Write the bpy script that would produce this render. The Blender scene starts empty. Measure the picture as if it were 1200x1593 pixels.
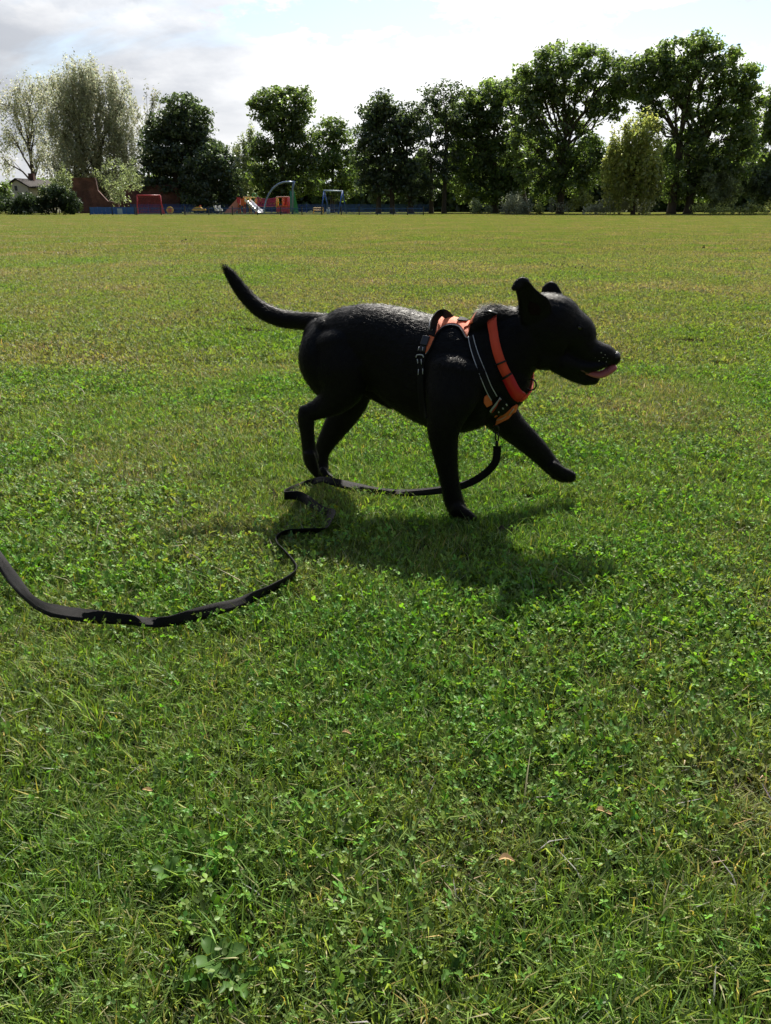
import bpy, bmesh, math, random
import numpy as np
from mathutils import Vector, Matrix
from mathutils.bvhtree import BVHTree

random.seed(7); RNG = np.random.default_rng(7)
SC = bpy.context.scene
COL = SC.collection
R = math.radians
# ------------------------------------------------------------------ camera
FPX, PW, PH = 1200.0, 1200.0, 1593.0
HCAM, HORIZON = 0.85, 321.0
PITCH = math.atan((PH/2-HORIZON)/FPX)
cam = bpy.data.cameras.new('camera'); camo = bpy.data.objects.new('camera', cam); COL.objects.link(camo)
cam.sensor_fit = 'VERTICAL'; cam.sensor_height = 36; cam.lens = FPX/PH*36
cam.clip_start = 0.02; cam.clip_end = 3000
camo.location = (0, 0, HCAM); camo.rotation_euler = (math.pi/2-PITCH, 0, 0)
SC.camera = camo
# ------------------------------------------------------------------ sun + sky
SUN_EL, SUN_AZ = R(46.5), R(10)          # azimuth clockwise from +Y
sd = Vector((math.sin(SUN_AZ)*math.cos(SUN_EL), math.cos(SUN_AZ)*math.cos(SUN_EL), math.sin(SUN_EL)))
sl = bpy.data.lights.new('sun', 'SUN'); sl.energy = 5.0; sl.angle = R(0.55); sl.color = (1, .94, .84)
so = bpy.data.objects.new('sun', sl); COL.objects.link(so); so.rotation_euler = sd.to_track_quat('Z', 'Y').to_euler()
so.location = (0, 0, 40)
SC.view_settings.view_transform = 'Standard'; SC.view_settings.look = 'None'
SC.view_settings.exposure = 0.85; SC.view_settings.gamma = 1; SC.view_settings.use_curve_mapping = False
W = bpy.data.worlds.new("World"); SC.world = W; W.use_nodes = True

class NT:
    def __init__(s, nt): s.nt = nt; s.n = nt.nodes; s.l = nt.links
    def new(s, t, **kw):
        n = s.n.new(t)
        for k, v in kw.items(): setattr(n, k, v)
        return n
    def put(s, inp, v):
        if isinstance(v, bpy.types.NodeSocket): s.l.new(v, inp)
        elif v is not None: inp.default_value = v
    def math(s, op, a, b=None, c=None, clamp=False):
        n = s.new('ShaderNodeMath', operation=op, use_clamp=clamp)
        s.put(n.inputs[0], a)
        if b is not None: s.put(n.inputs[1], b)
        if c is not None: s.put(n.inputs[2], c)
        return n.outputs[0]
    def mix(s, f, a, b, mode='MIX'):
        n = s.new('ShaderNodeMix', data_type='RGBA', blend_type=mode)
        s.put(n.inputs[0], f); s.put(n.inputs[6], a); s.put(n.inputs[7], b)
        return n.outputs[2]
    def ramp(s, f, stops, interp='LINEAR'):
        n = s.new('ShaderNodeValToRGB'); cr = n.color_ramp; cr.interpolation = interp
        while len(cr.elements) < len(stops): cr.elements.new(0.5)
        for e, (p, c) in zip(cr.elements, stops):
            e.position = p; e.color = c if len(c) == 4 else (*c, 1)
        s.put(n.inputs[0], f); return n.outputs[0]
    def noise(s, vec, scale, detail=4, rough=.55, dist=0, out=0):
        n = s.new('ShaderNodeTexNoise'); s.put(n.inputs['Vector'], vec)
        n.inputs['Scale'].default_value = scale; n.inputs['Detail'].default_value = detail
        n.inputs['Roughness'].default_value = rough; n.inputs['Distortion'].default_value = dist
        return n.outputs[out]
    def mapping(s, vec, loc=(0,0,0), rot=(0,0,0), sc=(1,1,1)):
        n = s.new('ShaderNodeMapping'); s.put(n.inputs[0], vec)
        n.inputs[1].default_value = loc; n.inputs[2].default_value = rot; n.inputs[3].default_value = sc
        return n.outputs[0]
g3 = lambda v: (v, v, v, 1)

FW = Vector((0, math.cos(PITCH), -math.sin(PITCH))); UP = Vector((0, math.sin(PITCH), math.cos(PITCH)))
def ray(px, py): return FW + Vector((1, 0, 0))*((px-PW/2)/FPX) - UP*((py-PH/2)/FPX)
def P(px, py, Y):                       # world point at forward distance Y seen at a photo pixel
    d = ray(px, py); return Vector((0, 0, HCAM)) + d*(Y/d.y)
def G(px, py, z=0.0):                   # world point at height z
    d = ray(px, py); return Vector((0, 0, HCAM)) + d*((z-HCAM)/d.z)
def mpp(px, py, Y): return (Y/ray(px, py).y)/FPX   # metres per photo pixel there

def build_world():
    t = NT(W.node_tree); t.n.clear()
    sky = t.new('ShaderNodeTexSky', sky_type='NISHITA', sun_disc=False)
    sky.sun_elevation = SUN_EL; sky.sun_rotation = SUN_AZ; sky.altitude = 50; sky.air_density = 1.0; sky.dust_density = .8
    b1 = t.new('ShaderNodeBackground'); t.l.new(sky.outputs[0], b1.inputs[0]); b1.inputs[1].default_value = 0.085
    gen = t.new('ShaderNodeTexCoord').outputs['Generated']
    sep = t.new('ShaderNodeSeparateXYZ'); t.l.new(gen, sep.inputs[0])
    zz = t.math('ADD', t.math('MAXIMUM', sep.outputs[2], 0.0), 0.26)
    cmb = t.new('ShaderNodeCombineXYZ')
    t.l.new(t.math('DIVIDE', sep.outputs[0], zz), cmb.inputs[0]); t.l.new(t.math('DIVIDE', sep.outputs[1], zz), cmb.inputs[1])
    v = cmb.outputs[0]
    n1 = t.noise(t.mapping(v, loc=(3.3, 1.7, 0)), 0.9, 8, .58, .3)
    cover = n1
    # openings in the cloud that the photograph shows
    for (px, py, rx, ry, am) in ((575, 26, 100, 17, .48), (1075, 28, 95, 24, .50), (1195, 95, 60, 34, .30), (440, 42, 50, 8, .3), (620, 72, 50, 9, .2), (840, 40, 40, 8, .2)):
        d = ray(px, py).normalized()
        vm = t.new('ShaderNodeVectorMath', operation='SUBTRACT'); t.l.new(gen, vm.inputs[0]); vm.inputs[1].default_value = d
        sc = t.new('ShaderNodeVectorMath', operation='MULTIPLY'); t.l.new(vm.outputs[0], sc.inputs[0]); sc.inputs[1].default_value = (FPX/rx, 1, FPX/ry)
        ln = t.new('ShaderNodeVectorMath', operation='LENGTH'); t.l.new(sc.outputs[0], ln.inputs[0])
        blob = t.math('SUBTRACT', t.math('SUBTRACT', 1.0, t.math('DIVIDE', ln.outputs['Value'], 1.9)), t.math('MULTIPLY', t.math('SUBTRACT', t.noise(v, 5.5, 7, .65), .5), 2.6), clamp=True)
        cover = t.math('SUBTRACT', cover, t.math('MULTIPLY', blob, am))
    cover = t.math('SUBTRACT', cover, t.math('MULTIPLY', t.math('MAXIMUM', t.math('SUBTRACT', sep.outputs[2], .25), 0), .55))   # cloud thinned overhead, out of view, to cut the ambient light
    mask = t.ramp(cover, [(.22, g3(0)), (.36, g3(1))], 'EASE')
    n2 = t.noise(t.mapping(v, loc=(8.1, 4.2, 0)), 1.9, 8, .60, .8)
    shade = t.ramp(n2, [(.36, (.60, .64, .69)), (.44, (.86, .88, .91)), (.50, (1, 1, 1)), (1, (1.0, 1.0, 1.0))], 'EASE')
    # grey cloud belly at the left of the view
    for (px, py, rx, ry, am) in ((40, 75, 190, 55, .42), (20, 150, 120, 60, .25), (330, 110, 60, 60, .22), (360, 6, 200, 12, .25), (800, 60, 160, 20, .12), (350, 190, 60, 50, .16)):
        d = ray(px, py).normalized()
        vm = t.new('ShaderNodeVectorMath', operation='SUBTRACT'); t.l.new(gen, vm.inputs[0]); vm.inputs[1].default_value = d
        sc = t.new('ShaderNodeVectorMath', operation='MULTIPLY'); t.l.new(vm.outputs[0], sc.inputs[0]); sc.inputs[1].default_value = (FPX/rx, 1, FPX/ry)
        ln = t.new('ShaderNodeVectorMath', operation='LENGTH'); t.l.new(sc.outputs[0], ln.inputs[0])
        rough = t.math('MULTIPLY', t.math('SUBTRACT', t.noise(v, 3.2, 6, .6), .5), 1.6)
        blob = t.math('SUBTRACT', t.math('SUBTRACT', 1.15, t.math('DIVIDE', ln.outputs['Value'], 1.5)), rough, clamp=True)
        shade = t.mix(t.math('MULTIPLY', blob, am*2.0), shade, (.47, .50, .56, 1))
    # clouds are brighter towards the sun
    dt = t.new('ShaderNodeVectorMath', operation='DOT_PRODUCT'); t.l.new(gen, dt.inputs[0]); dt.inputs[1].default_value = sd
    glow = t.math('POWER', t.math('MAXIMUM', dt.outputs['Value'], 0), 2.0)
    stren = t.math('ADD', t.math('MULTIPLY', glow, 1.1), 0.10)
    b2 = t.new('ShaderNodeBackground'); t.l.new(shade, b2.inputs[0]); t.l.new(stren, b2.inputs[1])
    mx = t.new('ShaderNodeMixShader'); t.l.new(mask, mx.inputs[0]); t.l.new(b1.outputs[0], mx.inputs[1]); t.l.new(b2.outputs[0], mx.inputs[2])
    out = t.new('ShaderNodeOutputWorld'); t.l.new(mx.outputs[0], out.inputs[0])
build_world()
SC.render.resolution_x = 771; SC.render.resolution_y = 1024

# ------------------------------------------------------------------ helpers
def tag(o, label=None, cat=None, group=None, kind=None):
    if label: o['label'] = label
    if cat: o['category'] = cat
    if group: o['group'] = group
    if kind: o['kind'] = kind
    return o
def empty(name, loc, rz=0):
    o = bpy.data.objects.new(name, None); COL.objects.link(o); o.location = loc; o.rotation_euler = (0, 0, rz)
    o.empty_display_size = .2
    return o
def adopt(o, parent):
    if parent is not None:
        o.parent = parent
        w = Matrix.Identity(4); q = parent; chain = []
        while q: chain.append(q); q = q.parent
        for q in reversed(chain):
            w = w @ q.matrix_parent_inverse @ Matrix.LocRotScale(q.location, q.rotation_euler, q.scale)
        o.matrix_parent_inverse = w.inverted()      # mesh data stays in world coordinates
    return o
class MB:
    def __init__(s): s.v = []; s.f = []
    def box(s, c, size, rot=None):
        m = rot or Matrix.Identity(3); c = Vector(c); b = len(s.v); hx, hy, hz = size[0]/2, size[1]/2, size[2]/2
        for x in (-hx, hx):
            for y in (-hy, hy):
                for z in (-hz, hz): s.v.append(c+m@Vector((x, y, z)))
        for q in ((0,1,3,2), (4,6,7,5), (0,4,5,1), (2,3,7,6), (0,2,6,4), (1,5,7,3)): s.f.append(tuple(b+i for i in q))
        return s
    def bar(s, a, b, w, h):
        a = Vector(a); b = Vector(b); d = (b-a); L = d.length; d.normalize()
        q = d.to_track_quat('X', 'Z').to_matrix(); return s.box((a+b)/2, (L, w, h), q)
    def tube(s, pts, rads, seg=8, cap=True):
        pts = [Vector(p) for p in pts]
        if not hasattr(rads, '__len__'): rads = [rads]*len(pts)
        b0 = len(s.v); pu = None
        for i, p in enumerate(pts):
            d = (pts[min(i+1, len(pts)-1)]-pts[max(i-1, 0)]).normalized()
            if pu is None: pu = d.orthogonal().normalized()
            u = (pu-d*pu.dot(d)); u = u.normalized() if u.length > 1e-6 else d.orthogonal().normalized(); pu = u
            w = d.cross(u)
            for k in range(seg):
                a = 2*math.pi*k/seg; s.v.append(p+(u*math.cos(a)+w*math.sin(a))*rads[i])
        for i in range(len(pts)-1):
            for k in range(seg):
                k2 = (k+1) % seg; s.f.append((b0+i*seg+k, b0+i*seg+k2, b0+(i+1)*seg+k2, b0+(i+1)*seg+k))
        if cap:
            s.f.append(tuple(b0+k for k in range(seg))[::-1]); e = b0+(len(pts)-1)*seg; s.f.append(tuple(e+k for k in range(seg)))
        return s
    def prism(s, poly, depth):          # poly: list of Vector, extruded by Vector depth
        b = len(s.v); n = len(poly); s.v += [Vector(p) for p in poly]+[Vector(p)+Vector(depth) for p in poly]
        s.f.append(tuple(b+i for i in range(n))); s.f.append(tuple(b+n+i for i in range(n))[::-1])
        for i in range(n):
            j = (i+1) % n; s.f.append((b+i, b+n+i, b+n+j, b+j))
        return s
    def build(s, name, mat, parent=None, smooth=False):
        me = bpy.data.meshes.new(name); me.from_pydata([tuple(v) for v in s.v], [], s.f)
        bm = bmesh.new(); bm.from_mesh(me); bmesh.ops.recalc_face_normals(bm, faces=bm.faces); bm.to_mesh(me); bm.free()
        me.materials.append(mat)
        if smooth: me.polygons.foreach_set('use_smooth', [True]*len(me.polygons))
        o = bpy.data.objects.new(name, me); COL.objects.link(o); adopt(o, parent); return o
def np_mesh(name, V, F, mat, col=None, smooth=False):
    """V (n,3), F (m,k) with k equal for all; col (n,) or (n,3) point attribute 'tint'"""
    me = bpy.data.meshes.new(name); n = len(V); m, k = F.shape
    me.vertices.add(n); me.vertices.foreach_set('co', V.astype(np.float32).ravel())
    me.loops.add(m*k); me.loops.foreach_set('vertex_index', F.astype(np.int32).ravel())
    me.polygons.add(m); me.polygons.foreach_set('loop_start', np.arange(0, m*k, k, dtype=np.int32))
    me.update(calc_edges=True)
    if col is not None:
        a = me.attributes.new('tint', 'FLOAT_COLOR', 'POINT')
        c = np.ones((n, 4), np.float32); c[:, :3] = col if col.ndim == 2 else col[:, None]
        a.data.foreach_set('color', c.ravel())
    if smooth: me.polygons.foreach_set('use_smooth', [True]*m)
    me.materials.append(mat); return me
def link(name, me, parent=None):
    o = bpy.data.objects.new(name, me); COL.objects.link(o); adopt(o, parent); return o

def pmat(name, col, rough=.6, metal=0, spec=.5, var=.15, scale=20, bump=.0, bscale=60, coat=0):
    m = bpy.data.materials.new(name); m.use_nodes = True; t = NT(m.node_tree); b = t.n['Principled BSDF']
    obj = t.new('ShaderNodeTexCoord').outputs['Object']
    n = t.noise(obj, scale, 5)
    c = t.mix(n, tuple(max(0, x*(1-var)) for x in col)+(1,), tuple(min(1, x*(1+var)) for x in col)+(1,))
    t.l.new(c, b.inputs['Base Color']); b.inputs['Roughness'].default_value = rough; b.inputs['Metallic'].default_value = metal
    b.inputs['Specular IOR Level'].default_value = spec; b.inputs['Coat Weight'].default_value = coat
    if bump:
        bn = t.new('ShaderNodeBump'); bn.inputs['Strength'].default_value = bump; bn.inputs['Distance'].default_value = .002
        t.l.new(t.noise(obj, bscale, 3), bn.inputs['Height']); t.l.new(bn.outputs[0], b.inputs['Normal'])
    return m

# ------------------------------------------------------------------ foliage materials
def leaf_material(name, base, trans, gloss_rough=.45, gloss=.06, transw=.4):
    """tint attribute (point colour) times base; diffuse + translucent + weak gloss"""
    m = bpy.data.materials.new(name); m.use_nodes = True; t = NT(m.node_tree); t.n.clear()
    at = t.new('ShaderNodeAttribute', attribute_name='tint')
    c = t.mix(1.0, at.outputs['Color'], (*base, 1), 'MULTIPLY'); c2 = t.mix(1.0, at.outputs['Color'], (*trans, 1), 'MULTIPLY')
    d = t.new('ShaderNodeBsdfDiffuse'); t.l.new(c, d.inputs[0])
    tr = t.new('ShaderNodeBsdfTranslucent'); t.l.new(c2, tr.inputs[0])
    g = t.new('ShaderNodeBsdfGlossy'); g.inputs['Roughness'].default_value = gloss_rough; g.inputs[0].default_value = (.8, .85, .8, 1)
    m1 = t.new('ShaderNodeMixShader'); m1.inputs[0].default_value = transw; t.l.new(d.outputs[0], m1.inputs[1]); t.l.new(tr.outputs[0], m1.inputs[2])
    m2 = t.new('ShaderNodeMixShader'); m2.inputs[0].default_value = gloss; t.l.new(m1.outputs[0], m2.inputs[1]); t.l.new(g.outputs[0], m2.inputs[2])
    o = t.new('ShaderNodeOutputMaterial'); t.l.new(m2.outputs[0], o.inputs[0]); return m

def field_tone(t):
    """how dry the turf is at a place (0 lush .. 1 straw), from its position on the field"""
    pos = t.new('ShaderNodeNewGeometry').outputs['Position']
    sep = t.new('ShaderNodeSeparateXYZ'); t.l.new(pos, sep.inputs[0])
    flat = t.new('ShaderNodeCombineXYZ'); t.l.new(sep.outputs[0], flat.inputs[0]); t.l.new(sep.outputs[1], flat.inputs[1])
    f = flat.outputs[0]
    n_a = t.noise(t.mapping(f, loc=(4.4, 0.3, 0)), .62, 5, .62, .3)
    n_b = t.noise(t.mapping(f, loc=(9, 2.6, 0)), 3.6, 4, .6)
    n_c = t.noise(t.mapping(f, loc=(1, 7, 0), sc=(.12, .35, 1)), 1.0, 4, .55)
    s = t.math('ADD', t.math('MULTIPLY', n_a, .70), t.math('ADD', t.math('MULTIPLY', n_b, .25), t.math('MULTIPLY', n_c, .25)))
    # turf gets drier away from the wetter middle of the field
    y = sep.outputs[1]
    far = t.new('ShaderNodeMapRange'); t.l.new(y, far.inputs[0]); far.inputs[1].default_value = 2.2; far.inputs[2].default_value = 7.5; far.inputs[3].default_value = -.01; far.inputs[4].default_value = .12
    s = t.math('ADD', t.math('SUBTRACT', s, .10), far.outputs[0])
    return s, f, y
def turf_material(name, blade=True):
    m = bpy.data.materials.new(name); m.use_nodes = True; t = NT(m.node_tree); t.n.clear()
    s, f, y = field_tone(t)
    tone = t.ramp(s, [(.36, (.112, .225, .032)), (.47, (.148, .240, .042)), (.56, (.180, .235, .064)), (.66, (.225, .232, .096)), (.78, (.31, .26, .16))])
    if blade:
        at = t.new('ShaderNodeAttribute', attribute_name='tint')
        c = t.mix(1.0, tone, at.outputs['Color'], 'MULTIPLY')
    else:
        nn = t.noise(f, 40, 6, .7)
        c = t.mix(1.0, tone, t.ramp(nn, [(.3, (.35, .32, .3)), (.7, (.95, .9, .8))]), 'MULTIPLY')
        nf = t.new('ShaderNodeMapRange'); t.l.new(y, nf.inputs[0]); nf.inputs[1].default_value = 14; nf.inputs[2].default_value = 40
        soil = t.ramp(t.noise(f, 90, 5, .7), [(.3, (.008, .008, .004)), (.7, (.034, .029, .014))])
        c = t.mix(nf.outputs[0], soil, c)
    d = t.new('ShaderNodeBsdfDiffuse'); t.l.new(c, d.inputs[0]); last = d.outputs[0]
    if blade:
        tr = t.new('ShaderNodeBsdfTranslucent')
        t.l.new(t.mix(1.0, c, (1.6, 1.62, .65, 1), 'MULTIPLY'), tr.inputs[0])
        g = t.new('ShaderNodeBsdfGlossy'); g.inputs['Roughness'].default_value = .5; g.inputs[0].default_value = (.85, .88, .8, 1)
        m1 = t.new('ShaderNodeMixShader'); m1.inputs[0].default_value = .36; t.l.new(last, m1.inputs[1]); t.l.new(tr.outputs[0], m1.inputs[2])
        m2 = t.new('ShaderNodeMixShader'); m2.inputs[0].default_value = .028; t.l.new(m1.outputs[0], m2.inputs[1]); t.l.new(g.outputs[0], m2.inputs[2]); last = m2.outputs[0]
    o = t.new('ShaderNodeOutputMaterial'); t.l.new(last, o.inputs[0]); return m

# ------------------------------------------------------------------ ground
M_turf = turf_material('turf_blades'); M_ground = turf_material('ground_soil', False)
g = MB()
xs = [-900, -300, -100, -40, -10, 10, 40, 100, 300, 900]; ys = [-60, -2, 6, 20, 50, 90, 140, 250, 600, 1500]
for j in ys:
    for i in xs: g.v.append((i, j, 0))
for j in range(len(ys)-1):
    for i in range(len(xs)-1):
        a = j*len(xs)+i; g.f.append((a, a+1, a+1+len(xs), a+len(xs)))
tag(g.build('ground', M_ground), kind='structure')

def blades(n, size, h0, h1, w0, w1, seed, leaf_frac=.25, leaf=.008, segs=2, lean=.9, tall=.02):
    """one tile of turf: bent blades and small round or lobed leaves"""
    r = np.random.default_rng(seed)
    Vs, Fs, Cs = [], [], []; base = 0
    nb = int(n*(1-leaf_frac))
    x = (r.random(nb)-.5)*size; y = (r.random(nb)-.5)*size
    h = h0+(h1-h0)*r.random(nb)**1.6; h = np.where(r.random(nb) < tall, h*1.7, h)
    w1_, w2_ = 2*np.pi/size*3, 2*np.pi/size*5; h = h*(.62+.75*np.clip(.5+.5*np.sin(x*w1_+seed)*np.sin(y*w1_+seed*2)+.35*np.sin(x*w2_-y*w1_+seed*3), 0, 1))
    w = w0+(w1-w0)*r.random(nb); a = r.random(nb)*2*np.pi; ln = lean*(.25+r.random(nb))
    dx, dy = np.cos(a), np.sin(a); px_, py_ = -dy, dx
    tw = (r.random(nb)-.5)*1.2
    # 2-segment: base pair, mid pair, tip
    def pt(tt, side):
        bx = x+dx*ln*h*tt**1.7; by = y+dy*ln*h*tt**1.7; bz = h*tt*(1-.28*tt*ln)
        ww = w*(.5 if tt < .9 else 0)*(1 if tt < .3 else .85)
        ca, sa = np.cos(tw*tt), np.sin(tw*tt)
        return np.stack([bx+side*ww*(px_*ca+dx*sa), by+side*ww*(py_*ca+dy*sa), bz], 1)
    if segs == 2: V = np.stack([pt(0, -1), pt(0, 1), pt(.55, 1), pt(.55, -1), pt(1, 0)], 1)
    else: V = np.stack([pt(0, -1), pt(0, 1), pt(1, 0)], 1)
    k = V.shape[1]
    c = np.ones((nb, 3))*(.22+1.25*r.random(nb)**1.15)[:, None]
    dry = r.random(nb) < .10; c[dry] = np.array([2.5, 1.5, 4.4])*(.6+.6*r.random(dry.sum()))[:, None]
    yel = r.random(nb) < .25; c[yel] *= np.array([1.35, 1.12, .7])
    pale = r.random(nb) < .15; c[pale] *= np.array([1.25, 1.3, 2.2])
    ids = np.arange(nb)*k
    if segs == 2:
        F = np.concatenate([np.stack([ids, ids+1, ids+2], 1), np.stack([ids, ids+2, ids+3], 1), np.stack([ids+3, ids+2, ids+4], 1)])
    else: F = np.stack([ids, ids+1, ids+2], 1)
    Vs.append(V.reshape(-1, 3)); Fs.append(F); Cs.append(np.repeat(c, k, 0)); base = nb*k
    nl = n-nb
    if nl > 0:
        npl = max(1, nl//3)
        cxy = (r.random((npl, 2))-.5)*size; hz = h1*(.2+.75*r.random(npl)); ph = r.random(npl)*2*np.pi
        sz = leaf*(.55+.9*r.random(npl)); tl = (r.random((npl, 2))-.5)*2.4
        tone = np.stack([.70+.45*r.random(npl), .85+.45*r.random(npl), .6+.7*r.random(npl)], 1)*(.4+.95*r.random(npl))[:, None]
        for kx in range(3):
            aa = ph+kx*2.094+(r.random(npl)-.5)*.4
            ux, uy = np.cos(aa), np.sin(aa); vx, vy = -uy, ux
            # five-point leaflet : stem, side, notch side, notch side, side
            prof = ((.0, 0, -.1), (.50, .42, .28), (1.0, .16, .12), (.95, -.20, -.02), (.50, -.42, .02))
            L = []
            for (al, sd_, up) in prof:
                X = cxy[:, 0]+sz*(al*ux+sd_*vx); Y = cxy[:, 1]+sz*(al*uy+sd_*vy)
                Z = hz+sz*up+(X-cxy[:, 0])*tl[:, 0]+(Y-cxy[:, 1])*tl[:, 1]
                L.append(np.stack([X, Y, Z], 1))
            L = np.stack(L, 1); ids = base+np.arange(npl)*5
            Vs.append(L.reshape(-1, 3)); Cs.append(np.repeat(tone*(.85+.3*r.random(npl))[:, None], 5, 0))
            for q in ((0, 1, 2), (0, 2, 3), (0, 3, 4)): Fs.append(np.stack([ids+q[0], ids+q[1], ids+q[2]], 1))
            base += npl*5
    return np.concatenate(Vs), np.concatenate(Fs), np.concatenate(Cs)

def scatter(name, protos, pts, rots, scales, idx, label):
    pc = bpy.data.collections.new(name+'_tiles')
    for me in protos: pc.objects.link(bpy.data.objects.new('turf_tile', me))
    me = bpy.data.meshes.new(name); me.vertices.add(len(pts)); me.vertices.foreach_set('co', np.asarray(pts, np.float32).ravel())
    for nm, ty, key, dat in (('rot', 'FLOAT_VECTOR', 'vector', rots), ('scl', 'FLOAT', 'value', scales), ('idx', 'INT', 'value', idx)):
        a = me.attributes.new(nm, ty, 'POINT'); a.data.foreach_set(key, np.asarray(dat).ravel())
    o = bpy.data.objects.new(name, me); COL.objects.link(o)
    ng = bpy.data.node_groups.new(name, 'GeometryNodeTree')
    ng.interface.new_socket('Geometry', in_out='INPUT', socket_type='NodeSocketGeometry'); ng.interface.new_socket('Geometry', in_out='OUTPUT', socket_type='NodeSocketGeometry')
    N = ng.nodes; L = ng.links
    gi = N.new('NodeGroupInput'); go = N.new('NodeGroupOutput'); ip = N.new('GeometryNodeInstanceOnPoints'); ci = N.new('GeometryNodeCollectionInfo')
    ci.inputs['Collection'].default_value = pc; ci.inputs['Separate Children'].default_value = True; ci.inputs['Reset Children'].default_value = True
    def na(n, ty):
        x = N.new('GeometryNodeInputNamedAttribute'); x.data_type = ty; x.inputs['Name'].default_value = n
        return next(s for s in x.outputs if s.enabled and s.name == 'Attribute')
    L.new(gi.outputs[0], ip.inputs['Points']); L.new(ci.outputs[0], ip.inputs['Instance']); ip.inputs['Pick Instance'].default_value = True
    L.new(na('idx', 'INT'), ip.inputs['Instance Index']); L.new(na('rot', 'FLOAT_VECTOR'), ip.inputs['Rotation']); L.new(na('scl', 'FLOAT'), ip.inputs['Scale'])
    L.new(ip.outputs[0], go.inputs[0])
    md = o.modifiers.new('tiles', 'NODES'); md.node_group = ng
    tag(o, label, 'grass', kind='stuff'); return o

def patchy(x, y):
    v = .5+.22*math.sin(x*3.1+1.3*math.sin(y*2.3))+.22*math.sin(y*3.7+x*1.1+2)+.14*math.sin(x*7.3-y*5.1)
    return v-max(0, 1.0-y)*.5
def tile_field(y0, y1, step, slack, seed, nvar, side=.56):
    r = np.random.default_rng(seed); pts = []
    yy = y0
    while yy < y1:
        hw = side*yy+slack; n = int(2*hw/step)+1
        for i in range(n): pts.append((-hw+i*step+(r.random()-.5)*step*.4, yy+(r.random()-.5)*step*.4, 0))
        yy += step
    n = len(pts); rots = np.zeros((n, 3), np.float32); rots[:, 2] = r.random(n)*2*np.pi
    return pts, rots, (.85+.35*r.random(n)).astype(np.float32), np.clip(np.array([patchy(p[0], p[1]) for p in pts])*nvar+r.normal(0, 1.2, n), 0, nvar-1).astype(np.int32)
TURF = []
pr = []
for i, (fr_, lf) in enumerate(((.03, .0045), (.07, .0050), (.12, .0048), (.18, .0056), (.25, .0050), (.33, .0060), (.40, .0054), (.48, .0060))):
    v, f, c = blades(6400, .26, .010, .040, .0011, .0030, 20+i, leaf_frac=fr_, leaf=lf); pr.append(np_mesh('turf_near', v, f, M_turf, c))
scatter('grass', pr, *tile_field(.35, 4.3, .20, .7, 1, len(pr)), 'short mown grass and clover leaves in the near part of the field')
pr = []
for i in range(5):
    # further off the single blades merge: less spread of tone
    v, f, c = blades(9000, .8, .010, .030, .0026, .0055, 40+i, leaf_frac=.15, leaf=.009); pr.append(np_mesh('turf_mid', v, f, M_turf, c*.55+.40))
scatter('grass', pr, *tile_field(4.3, 15, .62, 1.4, 2, len(pr), .53), 'drier mown grass in the middle of the field behind the dog')
pr = []
for i in range(3):
    v, f, c = blades(12000, 3.0, .015, .035, .010, .020, 60+i, leaf_frac=0, segs=1); pr.append(np_mesh('turf_far', v, f, M_turf, c*.30+.60))
scatter('grass', pr, *tile_field(15, 118, 2.3, 4, 3, len(pr), .53), 'pale green grass of the far field up to the playground')

# ------------------------------------------------------------------ trees
M_bark = pmat('bark', (.075, .062, .048), .9, var=.4, scale=3, bump=.6, bscale=14)
M_bark_pale = pmat('bark_pale', (.13, .12, .10), .9, var=.4, scale=3)
M_leaf = leaf_material('broad_leaf', (.090, .14, .050), (.21, .32, .055), transw=.48)
M_leaf_dark = leaf_material('dark_leaf', (.055, .088, .050), (.11, .17, .045), transw=.42)
M_leaf_pale = leaf_material('pale_leaf', (.21, .26, .14), (.33, .40, .15), transw=.48)
M_hedge = leaf_material('hedge_leaf', (.030, .052, .026), (.055, .09, .022), transw=.3, gloss=.03)
M_leaf_gold = leaf_material('gold_leaf', (.24, .28, .085), (.46, .52, .13), transw=.52)
M_leaf_grey = leaf_material('grey_leaf', (.36, .385, .27), (.48, .51, .34), transw=.45)

def leaf_quads(C, nrm, size, rng, aspect=.62, hang=0.0):
    """quads at C facing around nrm; returns V,F"""
    n = len(C)
    N = nrm+rng.normal(0, .55, (n, 3)); N /= np.linalg.norm(N, axis=1)[:, None]+1e-9
    A = rng.normal(0, 1, (n, 3)); A[:, 2] -= hang*3
    U = A-N*(A*N).sum(1)[:, None]; U /= np.linalg.norm(U, axis=1)[:, None]+1e-9
    Wv = np.cross(N, U); s = size[:, None]
    p0 = C-U*s*.5; p1 = C+Wv*s*aspect*.5+U*s*.05; p2 = C+U*s*.55; p3 = C-Wv*s*aspect*.5+U*s*.05
    V = np.stack([p0, p1, p2, p3], 1).reshape(-1, 3); F = np.arange(n*4).reshape(-1, 4)
    return V, F
def limb(mb, a, b, r0, r1, rng, n=5, wob=.06, seg=6):
    a = np.array(a, float); b = np.array(b, float); L = np.linalg.norm(b-a); pts = []; rr = []
    for i in range(n+1):
        q = i/n; p = a+(b-a)*q+rng.normal(0, wob*L*math.sin(math.pi*q)*.6, 3)
        p[2] += math.sin(math.pi*q)*L*.05; pts.append(p); rr.append(r0+(r1-r0)*q)
    mb.tube(pts, rr, seg); return pts
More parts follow.
